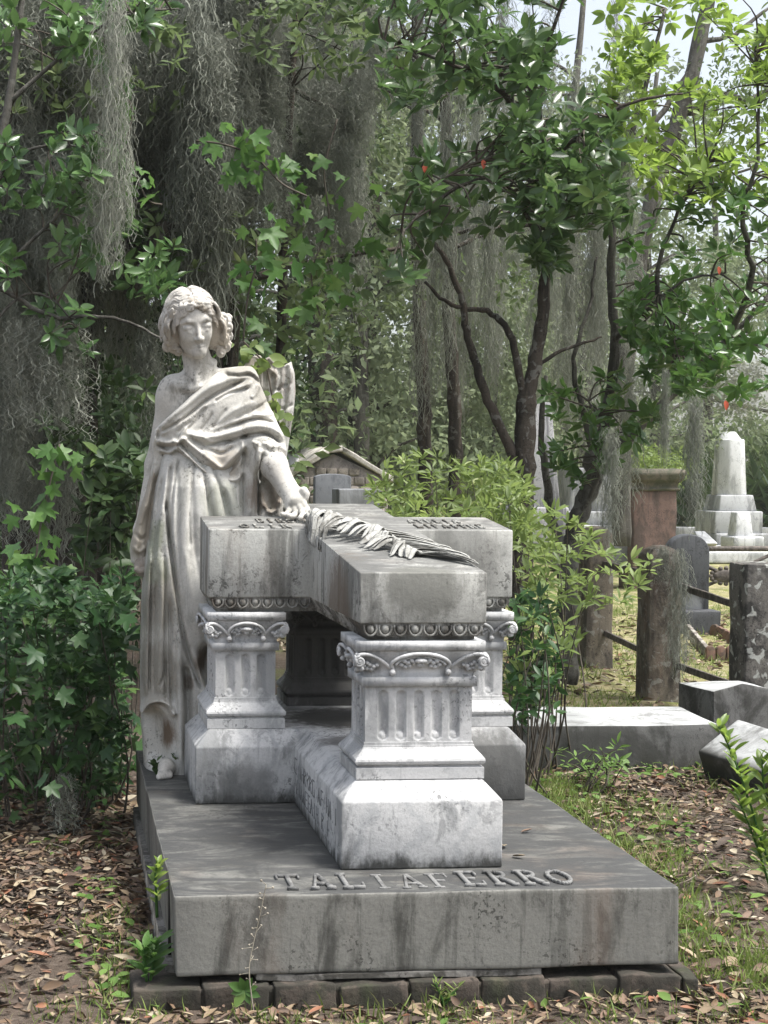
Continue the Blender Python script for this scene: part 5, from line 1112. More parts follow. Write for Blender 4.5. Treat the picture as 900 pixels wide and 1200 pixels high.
# second, many-stemmed magnolia whose upper leaves carry sunlight in their colour
Y2 = 10.4
m2 = tree('young_magnolia', 'bright-leaved magnolia with crooked low stem filling the right edge', at(672, 780, Y2))
mb = MB(); nodes = []
nodes.append(limb(mb, pxline([(664, 800), (664, 720), (668, 650), (676, 610), (692, 570), (696, 530)], Y2), .075, .060, 11, .006)); nodes.append(limb(mb, pxline([(668, 660), (650, 620), (640, 560), (634, 500), (640, 440)], Y2), .04, .014, 8, .005))
nodes.append(limb(mb, pxline([(692, 560), (740, 510), (780, 470), (820, 435), (850, 400), (890, 360), (930, 300)], Y2), .040, .012, 8, .005)); nodes.append(limb(mb, pxline([(694, 540), (712, 480), (720, 400), (716, 320), (722, 240), (735, 170), (760, 90), (780, 10)], Y2), .045, .012, 8, .005))
nodes.append(limb(mb, pxline([(697, 540), (680, 470), (672, 420), (690, 360), (700, 300)], Y2), .024, .008, 7, .005)); nodes.append(limb(mb, pxline([(780, 470), (790, 400, -.4), (770, 330, -.6), (790, 260, -.7), (830, 190, -.8)], Y2), .026, .007, 7, .005))
nodes.append(limb(mb, pxline([(850, 400), (880, 330, -.4), (870, 250, -.6), (890, 170, -.7), (885, 60, -.7)], Y2), .026, .007, 7, .005)); nodes.append(limb(mb, pxline([(720, 400), (760, 360, -.4), (800, 330, -.6), (850, 320, -.7)], Y2), .018, .006, 6, .005))
nodes.append(limb(mb, pxline([(676, 610), (700, 560, -.2), (705, 500, -.3), (690, 470, -.3)], Y2), .02, .006, 6, .005))
mb.build('trunk', M_barkg, m2, smooth=True); nd = np.concatenate(nodes[2:])
CA = np.concatenate([inpoly(135, [(735, 255), (790, 215), (900, 200), (960, 230), (960, 420), (880, 470), (820, 450), (760, 420), (725, 330)], 9.0, 11.4, hole(2.2, .42, 2.0)), inpoly(75, [(720, 330), (790, 330), (850, 420), (830, 480), (760, 450), (735, 400)], 9.2, 10.6, hole(1.6, .5, 1.5)),
                     inpoly(26, [(625, 460), (690, 450), (720, 520), (690, 590), (640, 560)], 9.6, 10.4), inpoly(22, [(700, 440), (760, 420), (775, 500), (740, 560), (705, 540)], 9.6, 10.6)])
CB = np.concatenate([inpoly(170, [(715, 150), (770, 95), (850, 110), (905, 70), (960, 60), (960, 230), (880, 240), (790, 235), (735, 225)], 9.0, 11.4, hole(2.2, .42, 2.0)), inpoly(45, [(850, 20), (910, 30), (960, -30), (960, 90), (880, 90)], 9.2, 10.6), inpoly(60, [(690, -40), (960, -60), (960, 60), (860, 70), (760, 40), (700, 60)], 9.4, 11.4, hole(2.2, .42, 2.0)), inpoly(55, [(700, 90), (735, 20), (775, 60), (740, 190), (700, 170)], 9.2, 10.6, hole(1.6, .6, 1.3))])
mb = MB(); twigs_to(mb, np.concatenate([CA, CB]), nd, .005, .05, .75); mb.build('twigs', M_twig, m2)
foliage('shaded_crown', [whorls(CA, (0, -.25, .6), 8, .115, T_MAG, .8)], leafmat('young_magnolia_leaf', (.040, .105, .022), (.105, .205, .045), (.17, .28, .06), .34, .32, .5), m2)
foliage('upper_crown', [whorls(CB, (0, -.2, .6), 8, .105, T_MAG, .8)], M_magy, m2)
V = np.array([at(829, 376, 9.1), at(850, 469, 9.1), at(842, 312, 9.2)]); v, f, a = scatter(T_ell(.5, .3, .1, 4), V, [(0, -.3, -1)] * 3, [(0, -1, 0)] * 3, [.06, .065, .055]); obj('withered_leaf', v, f, bpy.data.materials['red_leaf'], m2, attr=a)
# ---------------------------------------------------------------- dark trees behind the statue
lefts = [('dark_oak', 'thick dark trunk rising behind the left shrub', [(78, 730), (80, 620), (84, 520), (92, 430), (98, 320), (92, 180), (96, 40), (90, -80)], 11.2, .155, .10),
         ('dark_oak', 'dark trunk at the far left edge, left of the thickest one', [(22, 740), (26, 620), (32, 520), (34, 420), (24, 300), (30, 120), (24, -60)], 12.4, .16, .10),
         ('mossy_oak', 'moss-clad trunk standing straight above the statue\'s head', [(242, 760), (240, 560), (240, 380), (242, 240), (246, 120), (248, 0), (250, -80)], 10.6, .12, .11),
         ('leaning_oak', 'dark trunk leaning right behind the top of the moss curtain', [(258, 780), (262, 520), (268, 330), (276, 180), (290, 90), (312, 0), (330, -80)], 11.6, .11, .07),
         ('dark_oak', 'slim dark tree standing behind the broken wing', [(382, 740), (382, 600), (380, 500), (376, 380), (384, 200), (392, 40), (396, -60)], 26.0, .27, .19),
         ('slender_oak', 'moss-hung slender trunk left of the three-limbed magnolia', [(500, 700), (499, 560), (497, 470), (493, 380), (488, 250), (490, 100), (486, -40)], 14.0, .07, .05),
         ('slender_oak', 'thin black trunk right next to the magnolia\'s lowest limb', [(535, 700), (534, 590), (534, 500), (530, 430), (526, 360), (528, 240), (520, 80), (524, -40)], 13.0, .065, .045),
         ('dark_oak', 'stout far trunk seen over the brick vault', [(425, 690), (425, 560), (424, 480), (428, 360), (430, 200), (426, 0)], 27, .30, .2)]
branch_nodes = []
for i, (nm, lab, line, y, r0, r1) in enumerate(lefts):
    tr = tree(nm, lab, at(line[0][0], line[0][1], y))
    P = pxline(line, y); P[0][2] = min(P[0][2], GZ - .05); mb = MB(); Q = limb(mb, P, r0, r1, 12, .006)
    nb = 7 if i < 5 else 4; tips = []
    for k in range(nb):
        j = int(len(Q) * RNG.uniform(.35, .95)); s = Q[j]; a = RNG.uniform(0, 2 * PI); L_ = RNG.uniform(1.2, 2.6)
        B = limb(mb, [s, s + [L_ * .4 * math.cos(a), L_ * .25 * math.sin(a), .25], s + [L_ * math.cos(a), L_ * .5 * math.sin(a), RNG.uniform(.1, .7)]], r1 * .42, .012, 6, .01); tips.append(B)
    mb.build('trunk', M_bark, tr, smooth=True); B = np.concatenate(tips); branch_nodes.append(B)
    C = B[RNG.integers(0, len(B), 46 if i < 5 else 20)] + RNG.normal(0, .35, (46 if i < 5 else 20, 3))
    C = C[(C[:, 2] > 1.4)]
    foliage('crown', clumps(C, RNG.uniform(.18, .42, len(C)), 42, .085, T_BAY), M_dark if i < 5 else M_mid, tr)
for lab, poly, n_, mat_, y_ in (('broadleaf tree with green sprays hanging through the moss at the top left', [(-30, 20), (110, 60), (220, 20), (225, 110), (150, 150), (60, 130), (-30, 140)], 60, M_mid, 9.4), ('broadleaf tree with mid-green leaves spread above the statue', [(150, 250), (225, 225), (330, 260), (430, 330), (420, 420), (330, 410), (250, 320), (150, 330)], 90, M_mid, 9.9), ('broadleaf tree with leaves around the top of the moss curtain', [(270, -30), (440, -30), (430, 80), (330, 90), (280, 40)], 60, M_mid, 9.6), ('glossy broadleaf tree filling the gap left of the statue\'s shoulder', [(60, 430), (170, 440), (175, 540), (100, 560), (40, 500)], 60, M_dark, 9.3)):
    c_ = np.mean(poly, 0); b_ = at(min(c_[0], 215) if c_[0] < 330 else 296, 640, y_ + 1.2); b_[2] = GZ - .05; tr = tree('broadleaf_tree', lab, b_); mb = MB(); tp = at(c_[0], c_[1], y_ + .6); Q = limb(mb, [b_, b_ * .6 + tp * .4 + [.05, .1, 0], b_ * .25 + tp * .75, tp + [0, 0, .5]], .05, .018, 8, .004)
    C = inpoly(n_, poly, y_ - .5, y_ + .6); twigs_to(mb, C, Q[len(Q) // 3:], .005, .03, .5); mb.build('trunk', M_bark, tr, smooth=True); foliage('crown', [whorls(C, (0, -.3, .4), 7, .105, T_BAY, .9)], mat_, tr)
MBx = MB()   # fallen-looking slanting limb and thin dead twigs at left
sn = thing('slanting_branch', 'dark broken limb slanting down left above the statue\'s head', 'branch', tuple(at(170, 330, 9.6)))
limb(MBx, pxline([(150, 345), (170, 305), (184, 280), (196, 268)], 9.6), .035, .05, 9, .004); limb(MBx, pxline([(184, 268), (215, 262), (240, 250)], 9.6), .028, .02, 8, .003); MBx.build('limb', M_bark, sn, smooth=True)
mb = MB(); limb(mb, pxline([(-20, 330), (15, 345), (40, 362), (70, 372), (110, 370), (150, 378), (188, 396)], 8.4), .016, .007, 6, .004); tag(mb.build('bare_twig', M_barkg, smooth=True), 'thin bare grey twig reaching right towards the statue\'s hair', 'twig')
# far big limb crossing the bright sky
fl = tree('bare_limb_tree', 'pale bare-limbed tree against the bright sky at top right', at(728, 640, 19))
mb = MB(); Q = limb(mb, pxline([(728, 640), (730, 500), (738, 380), (758, 260), (788, 160), (812, 80), (830, 0), (845, -70)], 19), .12, .085, 10, .01); limb(mb, pxline([(806, 130), (850, 112), (880, 118), (930, 80)], 19), .07, .03, 8, .01); limb(mb, pxline([(812, 80), (770, 140), (735, 190)], 19), .05, .02, 8, .01); limb(mb, pxline([(820, 50), (860, 40), (900, 10)], 19), .04, .02, 8, .01)
mb.build('trunk', M_barkg, fl, smooth=True); C = inpoly(55, [(770, 60), (870, 30), (960, 0), (960, 160), (850, 190), (760, 150)], 18, 20, hole(.9, .4, 1.5)); foliage('crown', clumps(C, .30, 30, .10, T_BAY), M_mid, fl)
# ---------------------------------------------------------------- woods behind: individual trees with crowns
woods = [(420, 24, 130, 'pale grey-green tree seen in the gap right of the wing'), (470, 31, 200, 'hazy light green tree behind the slender trunks'), (540, 27, 180, 'soft green tree framed by the magnolia\'s forked limbs'), (600, 35, 240, 'tall distant tree behind the magnolia trunk'), (680, 30, 190, 'distant tree above the grey box tomb'), (760, 36, 230, 'distant tree over the brick pillar'), (830, 40, 270, 'far tree left of the obelisk top'), (905, 38, 240, 'far tree above the obelisk'),
         (322, 27, 170, 'dim tree filling the gap behind the broken wing'), (250, 19, 150, 'dark bushy tree behind the moss-clad trunk'), (160, 18, 150, 'dark bushy tree behind the statue\'s shoulder'), (60, 19, 160, 'dark bushy tree between the two left trunks'), (-30, 17, 140, 'dark bushy tree cut by the left edge of the photo')]
for i, (px, y, hw, lab) in enumerate(woods):
    b = onz(px, 640, GZ); b = at(px, 600, y); b[2] = GZ - .05; dk = i >= 8; H_ = (9.5 if dk else 10.5 + 2.5 * RNG.random()) if y < 33 else 12 + 2 * RNG.random()
    tr = tree('forest_tree', lab, b, 'trees of the wood behind the graves'); mb = MB(); top = b + [RNG.normal(0, .4), RNG.normal(0, .4), H_ * .92]
    Q = limb(mb, [b, b + [RNG.normal(0, .15), 0, H_ * .3], b + [RNG.normal(0, .3), 0, H_ * .6], top], .15, .05, 9, .02)
    w = hw / FPX * y * .75; n = 66 if dk else 84
    q = RNG.random(n) ** (.9 if dk else .9); C = b + np.stack([RNG.normal(0, .55, n) * w, RNG.normal(0, .45, n) * w * .8, (.10 if i in (2, 3, 1) else .13) * H_ + q * H_ * .88], 1)
    if i in (8, 9): C = C[C[:, 2] > 2.6]
    if i in (4, 5, 6, 7): C = C[(C[:, 2] > 1.8) & (C[:, 2] < (9.5 if i < 6 else 7.5))]
    elif not dk: C = C[C[:, 2] < 8.5]
    for c in C[::3]: mb.tube(smooth_line([Q[np.argmin(np.abs(Q[:, 2] - c[2] + .6))], (Q[np.argmin(np.abs(Q[:, 2] - c[2] + .6))] + c) / 2 + [0, 0, .2], c], 3), np.linspace(.05, .015, 7), 5, False)
    mb.build('trunk', M_barkg, tr, smooth=True)
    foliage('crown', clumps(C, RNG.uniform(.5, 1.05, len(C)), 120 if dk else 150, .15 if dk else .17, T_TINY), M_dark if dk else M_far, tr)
C = np.concatenate([inpoly(240, [(330, 600), (330, 470), (450, 430), (640, 470), (980, 540), (1010, 620)], 42, 60), inpoly(110, [(-60, 700), (-60, 300), (330, 380), (330, 650)], 22, 30), inpoly(70, [(700, 545), (980, 520), (980, 590), (700, 600)], 38, 44)])
tag(foliage('woodland_undergrowth', clumps(C, RNG.uniform(.9, 1.8, len(C)), 75, .30, T_TINY), M_mid, None), 'dim green undergrowth of the far woods', 'undergrowth', kind='stuff')
C = inpoly(230, [(-60, 760), (-60, 420), (330, 460), (335, 640), (330, 680)], 13, 17); C = C[C[:, 2] > -.3]
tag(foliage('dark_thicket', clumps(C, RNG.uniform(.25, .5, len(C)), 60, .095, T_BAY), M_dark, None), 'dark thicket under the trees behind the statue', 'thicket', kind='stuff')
for px, y, hw, h_, lab in ((425, 27, 100, 4.6, 'soft light green young tree right of the broken wing'), (500, 26, 95, 4.4, 'soft light green young tree behind the moss-hung slender trunk'), (575, 25, 70, 3.6, 'soft light green young tree seen through the magnolia fork')):
    b = at(px, 600, y); b[2] = GZ - .05; tr = tree('young_tree', lab, b); n = 60; w = hw / FPX * y; C = b + np.stack([RNG.normal(0, .5, n) * w, RNG.normal(0, .6, n), 1.0 + RNG.random(n) * h_], 1)
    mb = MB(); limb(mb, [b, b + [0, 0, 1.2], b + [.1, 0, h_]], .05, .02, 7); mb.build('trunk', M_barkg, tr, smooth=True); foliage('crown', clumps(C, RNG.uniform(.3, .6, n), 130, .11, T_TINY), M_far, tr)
# palmetto-like dark shrubs by the obelisk
sg = thing('sago_palm', 'dark spiky palm shrub behind the obelisk base', 'shrub', tuple(at(830, 640, 33)))
parts = []
for cx_ in (812, 840, 905, 925):
    n = 46; c = at(cx_, 612, 33); d = unit(rdir(n, .1, 1) * [1, .6, 1.1]); parts.append(scatter(T_ell(.12, .1, .35, 5), np.repeat([c], n, 0) + RNG.normal(0, .1, (n, 3)), d, unit(np.cross(d, rdir(n))), RNG.uniform(1.0, 1.9, n)))
foliage('fronds', parts, M_dark, sg)
hg = thing('green_hedge', 'rounded bright green shrub behind the brick pillar', 'shrub', tuple(at(765, 600, 22))); C = inpoly(26, [(735, 545), (760, 522), (800, 530), (806, 560), (740, 575)], 21.5, 23); foliage('foliage', clumps(C, .28, 60, .09, T_BAY), M_azalea, hg)
# ---------------------------------------------------------------- shrubs
def shrub(name, label, polys, y0, y1, n, L, T, mat, base, k=7, spread=.9, extra=None, stems=26, up=(0, -.3, .8)):
    s = thing(name, label, 'shrub', tuple(base)); C = np.concatenate([inpoly(int(n * f), p, y0, y1, hole(2.2, .62, 1.3)) for p, f in polys]); C = C[C[:, 2] > GZ + .05]
    foliage('foliage', [whorls(C, up, k, L, T, spread)] + (extra(C) if extra else []), mat, s); mb = MB()
    for c in C[RNG.permutation(len(C))[:stems]]:
        b = np.array([base[0] + (c[0] - base[0]) * .45 + RNG.normal(0, .08), base[1] + (c[1] - base[1]) * .5, GZ - .05]); mb.tube(smooth_line([b, (b + c) / 2 + RNG.normal(0, .06, 3), c], 4), np.linspace(.0065, .002, 9), 5, False)
    mb.build('stems', M_twig, s); return C
shrub('azalea_shrub', 'yellow-green azalea spreading behind the head of the cross', [([(430, 610), (440, 560), (480, 525), (540, 535), (590, 540), (612, 585), (625, 640), (500, 640)], 1)], 7.3, 9.0, 220, .075, T_NAR, M_azalea, at(540, 760, 8.2), 8)
shrub('laurel_shrub', 'leafy yellow-green shrub between the tomb and the mossy fence posts', [([(600, 600), (640, 590), (720, 640), (770, 640), (760, 690), (700, 720), (640, 700), (600, 680)], .5), ([(600, 690), (660, 690), (680, 760), (640, 830), (598, 820)], .38), ([(590, 540), (625, 560), (620, 640), (595, 620)], .12)], 7.0, 8.9, 185, .082, T_NAR, M_azalea, at(640, 870, 8.0), 7)
sb = shrub('sapling_shrub', 'dark green undergrowth pressed against the right side of the tomb', [([(585, 700), (640, 700), (660, 830), (620, 890), (596, 850)], 1)], 6.7, 7.6, 70, .085, T_BAY, M_bush, at(625, 900, 7.1), 6, stems=20)
def lob(n, s): return lambda C: [scatter(T_LOB, C[RNG.integers(0, len(C), n)] + RNG.normal(0, .10, (n, 3)), unit(rdir(n, -.7, .2) + [0, -.2, 0]), unit(rdir(n) * .8 + [0, -.35, .9]), RNG.uniform(.6, 1.1, n) * s)]
shrub('maple_leaf_bush', 'dense dark green bush of lobed and pointed leaves left of the statue', [([(-40, 700), (40, 660), (110, 690), (148, 665), (146, 760), (143, 940), (90, 975), (-40, 930)], 1)], 6.2, 7.7, 720, .075, T_BAY, M_bush, at(80, 960, 6.8), 6, extra=lob(420, .095), stems=50)
shrub('dark_sapling', 'dark glossy-leaved sapling between the left trunk and the statue', [([(95, 520), (165, 520), (165, 660), (95, 680)], 1)], 8.2, 9.2, 70, .13, T_MAG, M_dark, at(125, 760, 8.8), 7, stems=16)
shrub('low_sprouts', 'low green sprouts at the foot of the marble kerb stone', [([(615, 880), (650, 860), (730, 872), (735, 905), (640, 915)], 1)], 6.9, 7.4, 26, .06, T_NAR, M_weed, at(665, 915, 7.2), 4, stems=14)
# bright shoots at the right edge, close to the camera
def shoot(name, label, stems_, y, L, T, mat, k, wide=1.0, cat='plant'):
    s = thing(name, label, cat, tuple(at(*stems_[0][0], y))); mb = MB(); parts = []
    for st in stems_:
        Q = smooth_line(pxline(st, y), 6); mb.tube(Q, np.linspace(.005, .0025, len(Q)), 5)
        n = len(Q); per = k
        for j in range(max(2, int(n * .22)), n):
            for _ in range(per):
                a = RNG.random() * 2 * PI; d = unit(np.array([math.cos(a), math.sin(a) * .9, .55 + .5 * (j / n)])); parts.append(scatter(T, [Q[j] + RNG.normal(0, .004, 3)], [d], [unit(np.array([0, -.3, 1]) + RNG.normal(0, .2, 3))], [L * RNG.uniform(.55, 1.1) * (1.1 - .45 * j / n)]))
    mb.build('stem', M_vine, s); foliage('leaves', parts, mat, s)
shoot('pokeweed_shoot', 'bright yellow-green leafy shoot at right edge before the fallen coping', [[(905, 1020), (892, 985), (880, 945), (866, 905), (853, 872), (842, 852)], [(920, 1010), (905, 960), (895, 920), (893, 890)], [(915, 1060), (900, 1010), (893, 985)], [(905, 1050), (890, 1000), (875, 960), (862, 930)], [(925, 960), (912, 910), (903, 870)]], 5.3, .10, T_ell(.34, .18, .12, 5), M_magy, 2)
shoot('leafy_weed', 'cluster of pointed green weed leaves on the ground against the slab\'s left side', [[(172, 1150), (170, 1130), (168, 1112)], [(176, 1150), (180, 1125), (184, 1105)]], 4.35, .085, T_ell(.36, .15, .15, 5), M_vine, 2)
shoot('small_sprout', 'small pale sprout leaning on the upper left edge of the slab', [[(184, 1075), (183, 1045), (182, 1024), (186, 1012)]], 4.5, .05, T_ell(.45, .15, .1, 4), M_magy, 2)
shoot('stone_sprig', 'tiny sprig growing from the slab at the angel\'s foot', [[(182, 918), (183, 905), (182, 893)], [(213, 905), (210, 896), (206, 888)]], 6.02, .052, T_ell(.45, .15, .1, 4), M_mag, 2)
shoot('footing_grass', 'little plant rooted in the brick footing near its middle', [[(520, 1178), (516, 1165), (510, 1152)], [(520, 1178), (530, 1165), (536, 1158)]], 4.24, .05, T_ell(.14, .1, .15, 4), M_grass, 2)
# rosette with dry flower stalk before the slab
rs = thing('rosette_weed', 'flat green leaf rosette growing out of the brick joint below the slab', 'plant', tuple(at(286, 1166, 4.22)))
n = 8; c = at(286, 1160, 4.22); a = np.arange(n) * 2 * PI / n + .3; d = np.stack([np.cos(a), -.35 + .0 * a, np.sin(a) * .85 + .1], 1); V, F, A = scatter(T_ell(.50, .12, .10, 5), np.repeat([c], n, 0), d, np.repeat([[0, -1, .35]], n, 0), RNG.uniform(.040, .055, n)); obj('leaves', V, F, M_vine, rs, attr=A)
ds = thing('dry_stalk', 'thin dried seed stalk standing before the slab front', 'dry stalk', tuple(at(300, 1190, 4.2))); M_dry = plain('dry_stem', (.34, .31, .25), .9, (.2, .18, .14)); mb = MB(); Q = smooth_line(pxline([(298, 1192), (292, 1140), (296, 1110), (304, 1075), (312, 1037)], 4.2), 6); mb.tube(Q, np.linspace(.0022, .0012, len(Q)), 5)
for j in range(3, len(Q), 1): e = Q[j] + [RNG.normal(0, .012), RNG.normal(0, .01), RNG.normal(.004, .008)]; mb.tube([Q[j], e], [.001, .0008], 4); mb.ball(e, .0035 if j > 12 else .0022, 6, 4)
mb.build('stalk', M_dry, ds, smooth=True)
# ---------------------------------------------------------------- vines and the near branch on the left
def vine(label, line, y, n, L, spread, poly=None, mat=M_vine, T=T_LOB, stem=.006):
    s = thing('grape_vine', label, 'vine', tuple(at(*line[-1][:2], y))); mb = MB(); Q = smooth_line(pxline(line, y), 6); mb.tube(Q, stem, 5); mb.build('stem', M_twig, s)
    C = (inpoly(n, poly, y - spread, y + spread * .5) if poly else Q[RNG.integers(0, len(Q), n)] + RNG.normal(0, spread, (n, 3)) * [1, .6, 1])
    foliage('leaves', scatter(T, C, unit(rdir(n, -1, -.1) + [0, -.2, -.2]), unit(RNG.normal(0, .55, (n, 3)) + [0, -.7, .7]), RNG.uniform(.6, 1.15, n) * L), mat, s)
vine('light green lobed vine leaves hanging in the moss above the statue', [(230, 165), (265, 170), (300, 185), (330, 215), (360, 230)], 8.8, 28, .125, .1, [(228, 160), (262, 140), (300, 150), (335, 180), (330, 215), (290, 205), (240, 205)])
vine('green vine leaves trailing down right of the statue\'s head', [(395, 140), (380, 200), (385, 260), (365, 320), (375, 370)], 9.2, 60, .120, .15, [(340, 160), (440, 210), (445, 260), (420, 330), (410, 380), (350, 360), (360, 300), (310, 280), (320, 240)])
vine('vine climbing the thick left trunk with small ivy-like leaves', [(40, 680), (45, 630), (55, 580), (70, 520)], 8.2, 34, .125, .09)
vine('few bright vine leaves beside the pale moss streamer', [(140, 100), (155, 130), (150, 170), (170, 230), (190, 240)], 8.3, 14, .13, .06)
vine('vine dropping from the tree edge above the broken wing', [(300, 280), (300, 310), (290, 350), (285, 400)], 8.6, 22, .15, .12)
iv = thing('ivy_vine', 'ivy sprigs clinging to the broken wing', 'ivy', tuple(at(310, 470, 6.24))); mb = MB(); L1 = pxline([(322, 545), (330, 520), (325, 490), (318, 460), (312, 430), (300, 415), (285, 400)], 6.22); mb.tube(smooth_line(L1, 5), .004, 5); mb.build('stem', M_twig, iv)
C = np.concatenate([inpoly(18, [(272, 425), (275, 395), (300, 395), (322, 420), (318, 450), (300, 440)], 6.12, 6.24), inpoly(6, [(316, 460), (332, 462), (336, 500), (322, 500)], 6.18, 6.23), inpoly(5, [(322, 480), (334, 490), (330, 505)], 6.18, 6.23)]); n = len(C)
foliage('leaves', scatter(T_ell(.55, .12, .15, 4), C, unit(rdir(n, -.9, .5)), unit(RNG.normal(0, .4, (n, 3)) + [0, -1, .4]), RNG.uniform(.05, .085, n)), M_azalea, iv)
nb = thing('sweetbay_tree', 'slender evergreen sapling with oval leaves at the upper left', 'tree', tuple(at(-60, 900, 8.6))); mb = MB()
N1 = [limb(mb, pxline([(-70, 960), (-60, 700), (-40, 400), (-20, 250), (10, 120), (30, -40)], 8.6), .05, .015, 8), limb(mb, pxline([(-35, 380), (20, 300), (70, 250), (110, 190), (150, 130)], 8.6), .014, .005, 6), limb(mb, pxline([(-20, 260), (10, 190), (60, 170), (110, 175)], 8.4), .012, .004, 6), limb(mb, pxline([(-40, 420), (20, 350), (60, 350), (90, 385)], 8.4), .010, .004, 6), limb(mb, pxline([(10, 120), (80, 60), (140, 20), (210, 10)], 8.6), .014, .004, 6)]
mb.build('trunk', M_barkg, nb, smooth=True); nd = np.concatenate(N1[1:])
C = np.concatenate([inpoly(62, [(-20, 160), (70, 145), (130, 170), (150, 210), (110, 260), (120, 320), (70, 320), (40, 240), (-20, 260)], 8.0, 8.9, hole(2.2, .6, 1.3)), inpoly(11, [(45, 355), (100, 350), (105, 415), (55, 410)], 8.0, 8.6), inpoly(9, [(-15, 285), (22, 290), (18, 330), (-15, 330)], 8.0, 8.6), inpoly(42, [(-20, -20), (200, -20), (215, 15), (130, 50), (100, 40), (-20, 60)], 8.2, 9.2, hole(2.2, .6, 1.3)), inpoly(12, [(75, 25), (125, 30), (125, 70), (75, 65)], 8.2, 9), inpoly(12, [(160, 315), (215, 310), (215, 350), (180, 350)], 8.6, 9.2), inpoly(20, [(130, 260), (215, 250), (220, 310), (140, 350)], 9, 10)])
mb = MB(); twigs_to(mb, C, nd, .004, .04, .9); mb.build('twigs', M_twig, nb); foliage('crown', [whorls(C, (0, -.4, .6), 8, .115, T_MAG, .85)], leafmat('sweetbay_leaf', (.045, .11, .032), (.115, .205, .065), (.19, .30, .09), .32, .3, .5), nb)
# ---------------------------------------------------------------- spanish moss
def festoon_mesh(name, L_, R_, ns, seed, w=.0042, tight=1.0):
    g = np.random.default_rng(seed); VV, FF, AA = [], [], []; n0 = 0; seg = 13
    for i in range(ns):
        z0 = -L_ * g.random() ** 1.25 * .72; l = L_ * g.uniform(.08, .30); l = min(l, L_ + z0 + .02) if L_ + z0 > .1 else .15
        rr = R_ * (0.35 + .65 * math.sin(PI * min(1, .18 + .75 * -z0 / L_))); a = g.random() * 2 * PI; r = rr * math.sqrt(g.random())
        t_ = np.linspace(0, 1, seg); x = r * math.cos(a) + np.cumsum(g.normal(0, .014 * tight, seg)) + .016 * np.sin(t_ * g.uniform(6, 22) + g.random() * 6) * g.uniform(.3, 1.2); y = r * math.sin(a) + np.cumsum(g.normal(0, .014 * tight, seg)); z = z0 - t_ * l
        if g.random() < .5: k = g.integers(5, 11); s = g.choice([-1, 1]); x[k:] += s * np.linspace(0, g.uniform(.03, .10), seg - k); z[k:] += np.linspace(0, l * (1 - k / seg) * .8, seg - k)
        b = g.random() * PI; o = np.array([math.cos(b), math.sin(b), 0]) * w * g.uniform(.6, 1.4) / 2; P_l = np.stack([x, y, z], 1)
        VV += [np.stack([P_l - o, P_l + o], 1).reshape(-1, 3)]; FF.append([(n0 + 2 * j, n0 + 2 * j + 1, n0 + 2 * j + 3, n0 + 2 * j + 2) for j in range(seg - 1)]); AA.append(np.full(2 * seg, g.random())); n0 += 2 * seg
    return arr_mesh(name, np.concatenate(VV), np.concatenate(FF), np.concatenate(AA))
FM = {}
for i, (L_, R_, ns) in enumerate(((.9, .11, 420), (1.3, .12, 560), (.6, .10, 340), (1.6, .09, 520), (.8, .16, 480))): FM['dark', i] = festoon_mesh('festoon', L_, R_, ns, i); FM['dark', i].materials.append(M_moss)
for i, (L_, R_, ns) in enumerate(((1.5, .045, 170), (1.0, .05, 140), (2.0, .055, 240), (.8, .045, 110))): FM['pale', i] = festoon_mesh('festoon', L_, R_, ns, 20 + i, .0045); FM['pale', i].materials.append(M_moss)
def moss_obj(me, p, s, label, group=None, rz=None, mat=None):
    o = bpy.data.objects.new('moss_festoon', me); COL.objects.link(o); o.location = p; o.scale = s if hasattr(s, '__len__') else (s, s, s); o.rotation_euler = (0, 0, RNG.random() * 6.28 if rz is None else rz)
    return tag(o, label, 'spanish moss', group)
def hang(n, poly, y0, y1, key, kinds, label, group, smin_=.8, smax=1.5):
    for p in inpoly(n, poly, y0, y1, lambda w: min(1, max(0, .58 + 1.7 * mnoise.noise(Vector((w[0] * 1.5, w[1] * .4, w[2] * .35)))))): s = RNG.uniform(smin_, smax); k_ = RNG.choice(kinds); HUNG.append((FM[key, k_], p, (s, s, s * RNG.uniform(.9, 1.3)), label, group, {'dark': (.9, 1.3, .6, 1.6, .8), 'pale': (1.5, 1.0, 2.0, .8)}[key][k_] * s / p[1]))
HUNG = []
lab_d = 'grey-brown curtain of spanish moss hanging thick among the dark trees around and above the statue'; gd = 'moss curtains in the dark trees'
hang(140, [(-30, -90), (275, -90), (275, 140), (-30, 220)], 9.4, 13.0, 'dark', [0, 1, 3, 4], lab_d, gd, .95, 1.5)
hang(44, [(265, -90), (445, -90), (445, 60), (265, 90)], 9.8, 13.0, 'dark', [0, 2, 4], lab_d, gd, .8, 1.25)
hang(74, [(-30, 120), (180, 150), (185, 400), (-30, 480)], 9.0, 12.0, 'dark', [0, 2, 4, 1], lab_d, gd, .7, 1.2)
hang(50, [(250, 60), (440, 60), (430, 230), (270, 230)], 9.6, 12.5, 'dark', [0, 2], lab_d, gd, .6, 1.05)
lab_p = 'thin grey streamer of spanish moss among the trees right of the statue'; gp_ = 'moss streamers in the right-hand trees'
hang(62, [(480, 120), (740, 160), (760, 300), (500, 300)], 11, 16, 'pale', [0, 1, 2], lab_p, gp_, .6, 1.1)
hang(20, [(420, -60), (760, -60), (740, 90), (420, 150)], 10.5, 15, 'pale', [0, 1, 2], lab_p, gp_, .7, 1.3)
hang(16, [(640, 320), (760, 330), (760, 450), (640, 470)], 11, 13, 'pale', [1, 3], lab_p, gp_, .7, 1.1)
HUNG.sort(key=lambda q: -q[5])
for q in HUNG[:270]: moss_obj(*q[:5])
pv, pf, pa, n0 = [], [], [], 0
